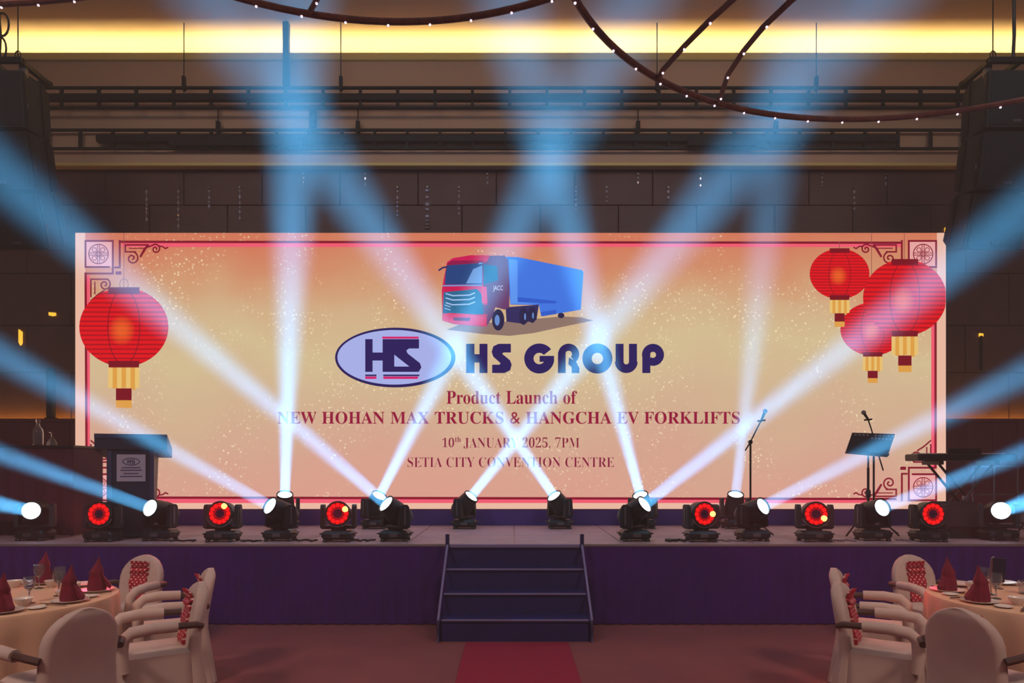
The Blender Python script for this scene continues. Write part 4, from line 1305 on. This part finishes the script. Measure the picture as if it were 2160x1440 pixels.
def make_chair():
    d = {}
    # seat with its cover falling to the floor (faces +Y)
    rings = []
    for z, g, am in ((0.008, 0.02, 0.016), (0.15, 0.014, 0.012), (0.32, 0.008, 0.006), (0.42, 0.003, 0.0), (0.455, 0.0, 0.0), (0.475, -0.03, 0.0), (0.482, -0.12, 0.0)):
        pts = rrect(0.47 + 2 * g, 0.46 + 2 * g, max(0.03, 0.07 + g), 7, 0, 0.03)
        rings.append([(x * (1 + am * math.sin(k * 2.4)), (y - 0.03) * (1 + am * math.sin(k * 2.4)) + 0.03, z) for k, (x, y) in enumerate(pts)])
    d['seat'] = MB().ring_loft(rings).mesh('seat_cover', 'chair_cloth', True)
    # back cover: rounded top, reclined, falling to the floor behind
    rings = []
    zs = [0.008, 0.15, 0.32, 0.45, 0.55, 0.65, 0.72, 0.78, 0.83, 0.87, 0.90, 0.918, 0.927]
    zmap = lambda z: z if z < 0.5 else 0.5 + (z - 0.5) * 0.95
    for i, z in enumerate(zs):
        w = 0.225
        if z > 0.70:
            w = 0.225 * math.sqrt(max(0.02, 1 - ((z - 0.70) / 0.2275) ** 2.0))
        elif z < 0.5:
            w = 0.225 + 0.02 * (0.5 - z)
        th = 0.085 if z > 0.5 else 0.085 + 0.10 * (0.5 - z)
        if z > 0.88: th = 0.07
        if z > 0.91: th = 0.05
        yc = -0.215 - 0.16 * max(0, z - 0.45) - 0.10 * max(0, 0.45 - z)
        n = 7
        am = 0.014 * max(0, (0.5 - z) / 0.5)
        pts = rrect(2 * w, th, min(0.04, th * 0.45, w * 0.9), n, 0, yc)
        rings.append([(x * (1 + am * math.sin(k * 2.1)), yc + (y - yc) * (1 + 6 * am * math.sin(k * 2.1)) - 0.03 * (x / 0.245) ** 2 * -1.0 * (1 if z > 0.45 else 0.4), zmap(z)) for k, (x, y) in enumerate(pts)])
    d['back'] = MB().ring_loft(rings).mesh('back_cover', 'chair_cloth', True)
    for s, nm in ((-1, 'arm_l'), (1, 'arm_r')):
        d[nm] = MB().tube([(s * 0.285, -0.08, 0.655), (s * 0.29, 0.08, 0.66), (s * 0.285, 0.20, 0.645), (s * 0.275, 0.25, 0.60), (s * 0.265, 0.255, 0.50), (s * 0.262, 0.245, 0.38)], [0.038, 0.04, 0.041, 0.042, 0.040, 0.042], 10).mesh('arm_sleeve', 'chair_cloth', True)
        d['w' + nm] = MB().tube([(s * 0.235, -0.245, 0.63), (s * 0.275, -0.20, 0.65), (s * 0.285, -0.07, 0.655)], 0.024, 8).mesh('arm_wood', 'wood_arm', True)
    # polka-dot ribbon hanging down the front of the backrest, ruffled at the top
    vs, fs = [], []
    n = 14
    for k in range(n + 1):
        z = 0.478 + 0.335 * k / n
        yc = -0.215 - 0.16 * max(0, z - 0.45) + 0.052
        w = 0.088 + (0.012 * math.sin(k * 3) if k > 10 else 0.003 * math.sin(k))
        off = 0.02 + (0.022 * math.sin(k * 2.2) if k > 11 else 0.008 * math.sin(k * 1.1))
        for x in (-w, -w * 0.33, w * 0.33, w):
            vs.append((x, yc + off + 0.006 * math.cos(x * 60), z))
        for x in (-w, -w * 0.33, w * 0.33, w):
            vs.append((x, yc + off - 0.022, z))
    for k in range(n):
        for j in range(3):
            a_, b_ = k * 8 + j, (k + 1) * 8 + j
            fs += [(a_, a_ + 1, b_ + 1, b_), (a_ + 4, b_ + 4, b_ + 5, a_ + 5)]
        for j in (0, 3):
            fs.append((k * 8 + j, (k + 1) * 8 + j, (k + 1) * 8 + j + 4, k * 8 + j + 4))
    for k in (0, n):
        for j in range(3):
            fs.append((k * 8 + j, k * 8 + j + 1, k * 8 + j + 5, k * 8 + j + 4))
    d['ribbon'] = MB().add(vs, fs).mesh('ribbon', 'polka', True)
    fr = MB()
    n = 9
    top, bot = [], []
    for k in range(n):
        x = -0.1 + 0.2 * k / (n - 1)
        y = -0.205 + 0.018 * (1 if k % 2 else -1)
        top.append((x, y + 0.01, 0.85 + 0.012 * (k % 2)))
        bot.append((x * 0.85, -0.205, 0.80))
    vs = [(p[0], p[1] + e, p[2]) for e in (0.0, 0.008) for p in top + bot]
    fs = []
    for k in range(n - 1):
        a_, b_ = k, n + k
        fs += [(a_, a_ + 1, b_ + 1, b_), (a_ + 2 * n, b_ + 2 * n, b_ + 1 + 2 * n, a_ + 1 + 2 * n), (a_, a_ + 2 * n, a_ + 1 + 2 * n, a_ + 1), (b_, b_ + 1, b_ + 1 + 2 * n, b_ + 2 * n)]
    fs += [(0, n, 3 * n, 2 * n), (n - 1, 3 * n - 1, 4 * n - 1, 2 * n - 1)]
    fr.add(vs, fs)
    d['frill'] = fr.mesh('ribbon_frill', 'polka', True)
    return d
CH = make_chair()
def chair(x, y, tx, ty, label):
    rz = math.atan2(ty - y, tx - x) - PI / 2
    t = thing('covered_armchair', label, 'chair', (x, y, 0), rz, 'cloth covered armchairs around the round tables')
    inst('seat_cover', CH['seat'], t)
    inst('back_cover', CH['back'], t)
    for s in ('arm_l', 'arm_r'):
        inst('arm_sleeve', CH[s], t)
        inst('arm_wood', CH['w' + s], t)
    rb = inst('ribbon', CH['ribbon'], t)
    inst('ribbon_frill', CH['frill'], rb)
    return t

def cloth_mesh(R_):
    n = 144
    rings = []
    for r, z, am in ((0.02, 0.757, 0), (R_ * 0.5, 0.757, 0), (R_ - 0.03, 0.757, 0), (R_ - 0.006, 0.750, 0.0), (R_ + 0.004, 0.73, 0.002), (R_ + 0.006, 0.60, 0.010), (R_ + 0.01, 0.35, 0.022), (R_ + 0.015, 0.015, 0.032)):
        rings.append([((r + am * math.sin(20 * 2 * PI * k / n + 0.9 * math.sin(5 * 2 * PI * k / n))) * math.cos(2 * PI * k / n), (r + am * math.sin(20 * 2 * PI * k / n + 0.9 * math.sin(5 * 2 * PI * k / n))) * math.sin(2 * PI * k / n), z) for k in range(n)])
    return MB().ring_loft(rings, True, False).mesh('tablecloth', 'table_cloth', True)
CLOTH = cloth_mesh(0.86)
TOPM = MB().lathe([(0.84, 0.715), (0.85, 0.725), (0.85, 0.745), (0.845, 0.75)], 48).mesh('table_top', 'table_wood')
LEGM = MB().lathe([(0.32, 0), (0.32, 0.03), (0.06, 0.06), (0.05, 0.65), (0.12, 0.715)], 20).mesh('pedestal', 'table_wood', True)
ZT = 0.757
PLATE = MB().lathe([(0.07, 0.0), (0.075, 0.006), (0.125, 0.016), (0.128, 0.02), (0.122, 0.02), (0.072, 0.011), (0.001, 0.010)], 28).mesh('dinner_plate', 'porcelain', True)
SAUCER = MB().lathe([(0.035, 0.0), (0.06, 0.012), (0.058, 0.015), (0.03, 0.006), (0.001, 0.006)], 20).mesh('side_saucer', 'porcelain', True)
BOWL = MB().lathe([(0.028, 0.0), (0.03, 0.008), (0.052, 0.03), (0.062, 0.058), (0.058, 0.058), (0.046, 0.03), (0.02, 0.012), (0.001, 0.011)], 22).mesh('soup_bowl', 'porcelain', True)
GFOOT = MB().lathe([(0.036, 0.0), (0.036, 0.003), (0.008, 0.010), (0.005, 0.03), (0.005, 0.085), (0.012, 0.095)], 18).mesh('stem_and_foot', 'glass', True)
GBOWL = MB().lathe([(0.010, 0.094), (0.03, 0.112), (0.041, 0.145), (0.038, 0.195), (0.0365, 0.195), (0.039, 0.146), (0.028, 0.116), (0.001, 0.102)], 20).mesh('bowl', 'glass', True)
TUMB = MB().lathe([(0.03, 0.0), (0.036, 0.004), (0.042, 0.105), (0.040, 0.105), (0.034, 0.012), (0.001, 0.010)], 20).mesh('tumbler', 'glass', True)
def napkin_meshes():
    n = 20
    rings = []
    for z, rx, ry, ox in ((0, .066, .058, 0), (0.03, .067, .058, 0), (0.09, .055, .05, -0.002), (0.125, .046, .044, -0.004), (0.14, .052, .046, -0.004), (0.165, .042, .036, 0.0), (0.20, .024, .02, 0.006), (0.235, .011, .01, 0.012), (0.265, .002, .002, 0.016)):
        rings.append([(ox + rx * math.cos(2 * PI * k / n) * (1 + 0.06 * math.sin(k * 1.9)), ry * math.sin(2 * PI * k / n) * (1 + 0.08 * math.sin(k * 2.7)), z) for k in range(n)])
    body = MB().ring_loft(rings).mesh('napkin_cone', 'napkin', True)
    f = MB().hull([(x, y, z) for x, z in ((0.04, 0.12), (0.055, 0.10), (0.105, 0.03), (0.095, 0.005), (0.065, 0.03)) for y in (-0.022, 0.018)])
    tail = f.mesh('napkin_tail', 'napkin')
    return body, tail
NAPB, NAPT = napkin_meshes()
CHOP = MB()
for dx in (-0.006, 0.006):
    CHOP.tube([(dx, -0.11, 0.012), (dx * 0.6, 0.11, 0.014)], [0.004, 0.0025], 6)
CHOPM = CHOP.mesh('chopstick_pair', 'wood_arm')
RESTM = MB().box(-0.02, 0.02, 0.05, 0.066, 0, 0.0095, 0.003).mesh('chopstick_rest', 'porcelain')

def single(name, mesh, loc, rz, label, cat, group):
    o = bpy.data.objects.new(name, mesh)
    COL.objects.link(o)
    o.location = loc
    o.rotation_euler = (0, 0, rz)
    return tag(o, label, cat, group)

SEATS = ['before the chair facing the stage', 'before the aisle chair farther from the stage', 'before the aisle chair nearer the stage', 'on the stage side beyond all chairs', 'before the chair with its back to the stage']
def dining(cx, cy, s, where, settings, bare, side_glasses):
    t = thing('round_table', 'round pedestal table under a peach cloth, the ' + where, 'table', (cx, cy, 0))
    inst('table_top', TOPM, t)
    inst('pedestal', LEGM, t)
    single('tablecloth', CLOTH, (cx, cy, 0), 0.3, 'peach tablecloth draped to the floor over the ' + where, 'tablecloth', 'peach tablecloths')
    G = 'tableware on the round table, ' + where
    for i, (a_, full) in enumerate(settings):
        W = SEATS[i] + ', ' + where
        a_ = math.radians(a_)
        u = Vector((s * math.cos(a_), math.sin(a_), 0))
        v = Vector((-u.y, u.x, 0))
        c = Vector((cx, cy, 0))
        p = c + u * 0.70
        single('dinner_plate', PLATE, (p.x, p.y, ZT), 0, 'white dinner plate ' + W, 'plate', 'dinner plates, ' + where)
        if full:
            n_ = thing('folded_napkin', 'maroon pointed napkin ' + W, 'napkin', (p.x, p.y, ZT + 0.0125), (0 if s > 0 else PI) + 0.4 * (i - 1), 'folded napkins, ' + where)
            inst('napkin_cone', NAPB, n_)
            inst('napkin_tail', NAPT, n_)
        q = c + u * 0.52 + v * 0.14
        single('soup_bowl', BOWL, (q.x, q.y, ZT), 0, 'small white soup bowl ' + W, 'bowl', 'soup bowls, ' + where)
        q = c + u * 0.45 - v * 0.10
        g = thing('wine_goblet', 'clear stemmed goblet ' + W, 'glass', (q.x, q.y, ZT), 0, 'stemmed goblets, ' + where)
        inst('stem_and_foot', GFOOT, g); inst('bowl', GBOWL, g)
        q = c + u * 0.70 + v * 0.195
        single('side_saucer', SAUCER, (q.x, q.y, ZT), 0, 'small white saucer ' + W, 'saucer', 'side saucers, ' + where)
        q = c + u * 0.70 - v * 0.15
        k_ = thing('chopsticks', 'pair of dark chopsticks ' + W, 'chopsticks', (q.x, q.y, ZT), math.atan2(u.y, u.x) + PI / 2, 'chopsticks, ' + where)
        inst('chopstick_pair', CHOPM, k_); inst('chopstick_rest', RESTM, k_)
    for x, y in side_glasses:
        single('water_tumbler', TUMB, (x, y, ZT), 0, 'short clear water tumbler near the middle of the table, ' + where, 'glass', 'water tumblers, ' + where)

WL, WR = "lectern-side table", "keyboard-side table"
LT, RT = Vector((-3.95, 5.38, 0)), Vector((4.12, 5.38, 0))
dining(LT.x, LT.y, 1, WL, [(-48, True), (-11, True), (27, True), (94, True), (60, False)], 0, [(-4.0, 5.3)])
dining(RT.x, RT.y, -1, WR, [(-50, False), (-13, True), (27, True), (94, False), (60, False)], 0, [(4.02, 5.58)])
sgp = Vector((3.72, 5.52, ZT))
sg = thing('table_sign_stand', 'silver stem stand holding a dark card on the round table', 'sign stand', tuple(sgp))
MB().lathe([(0.04, 0), (0.04, 0.008), (0.01, 0.014)], 16).local('foot', 'silver', sg, True)
MB().tube([(0, 0, 0.01), (-0.012, 0, 0.15), (0.004, 0, 0.285), (0.02, 0, 0.30)], 0.006, 8).local('stem', 'silver', sg, True)
MB().hull([(x, y, z) for x, z in ((0.0, 0.10), (0.10, 0.10), (0.115, 0.285), (0.01, 0.29)) for y in (-0.004, 0.004)]).local('dark_card', 'navy_panel', sg)

C0 = 'cream covered armchair '
A1, A2 = "at the lectern-side table", "at the keyboard-side table"
def face(x, y, dx, dy, label):
    chair(x, y, x + dx, y + dy, C0 + label)
face(-2.80, 4.40, -0.85, 0.5, 'facing the stage, its back to the hall, ' + A1)
face(-2.53, 5.08, -0.82, -0.57, 'on the aisle side, farther from the stage, ' + A1)
face(-2.78, 5.82, -0.88, -0.48, 'on the aisle side, nearer the stage, ' + A1)
face(-3.60, 6.60, -0.2, -1, 'with its back to the stage, ' + A1)
face(2.92, 4.40, 0.85, 0.5, 'facing the stage, its back to the hall, ' + A2)
face(2.64, 5.08, 0.82, -0.57, 'on the aisle side, farther from the stage, ' + A2)
face(2.95, 5.82, 0.88, -0.48, 'on the aisle side, nearer the stage, ' + A2)
face(3.90, 6.60, 0.2, -1, 'with its back to the stage, ' + A2)
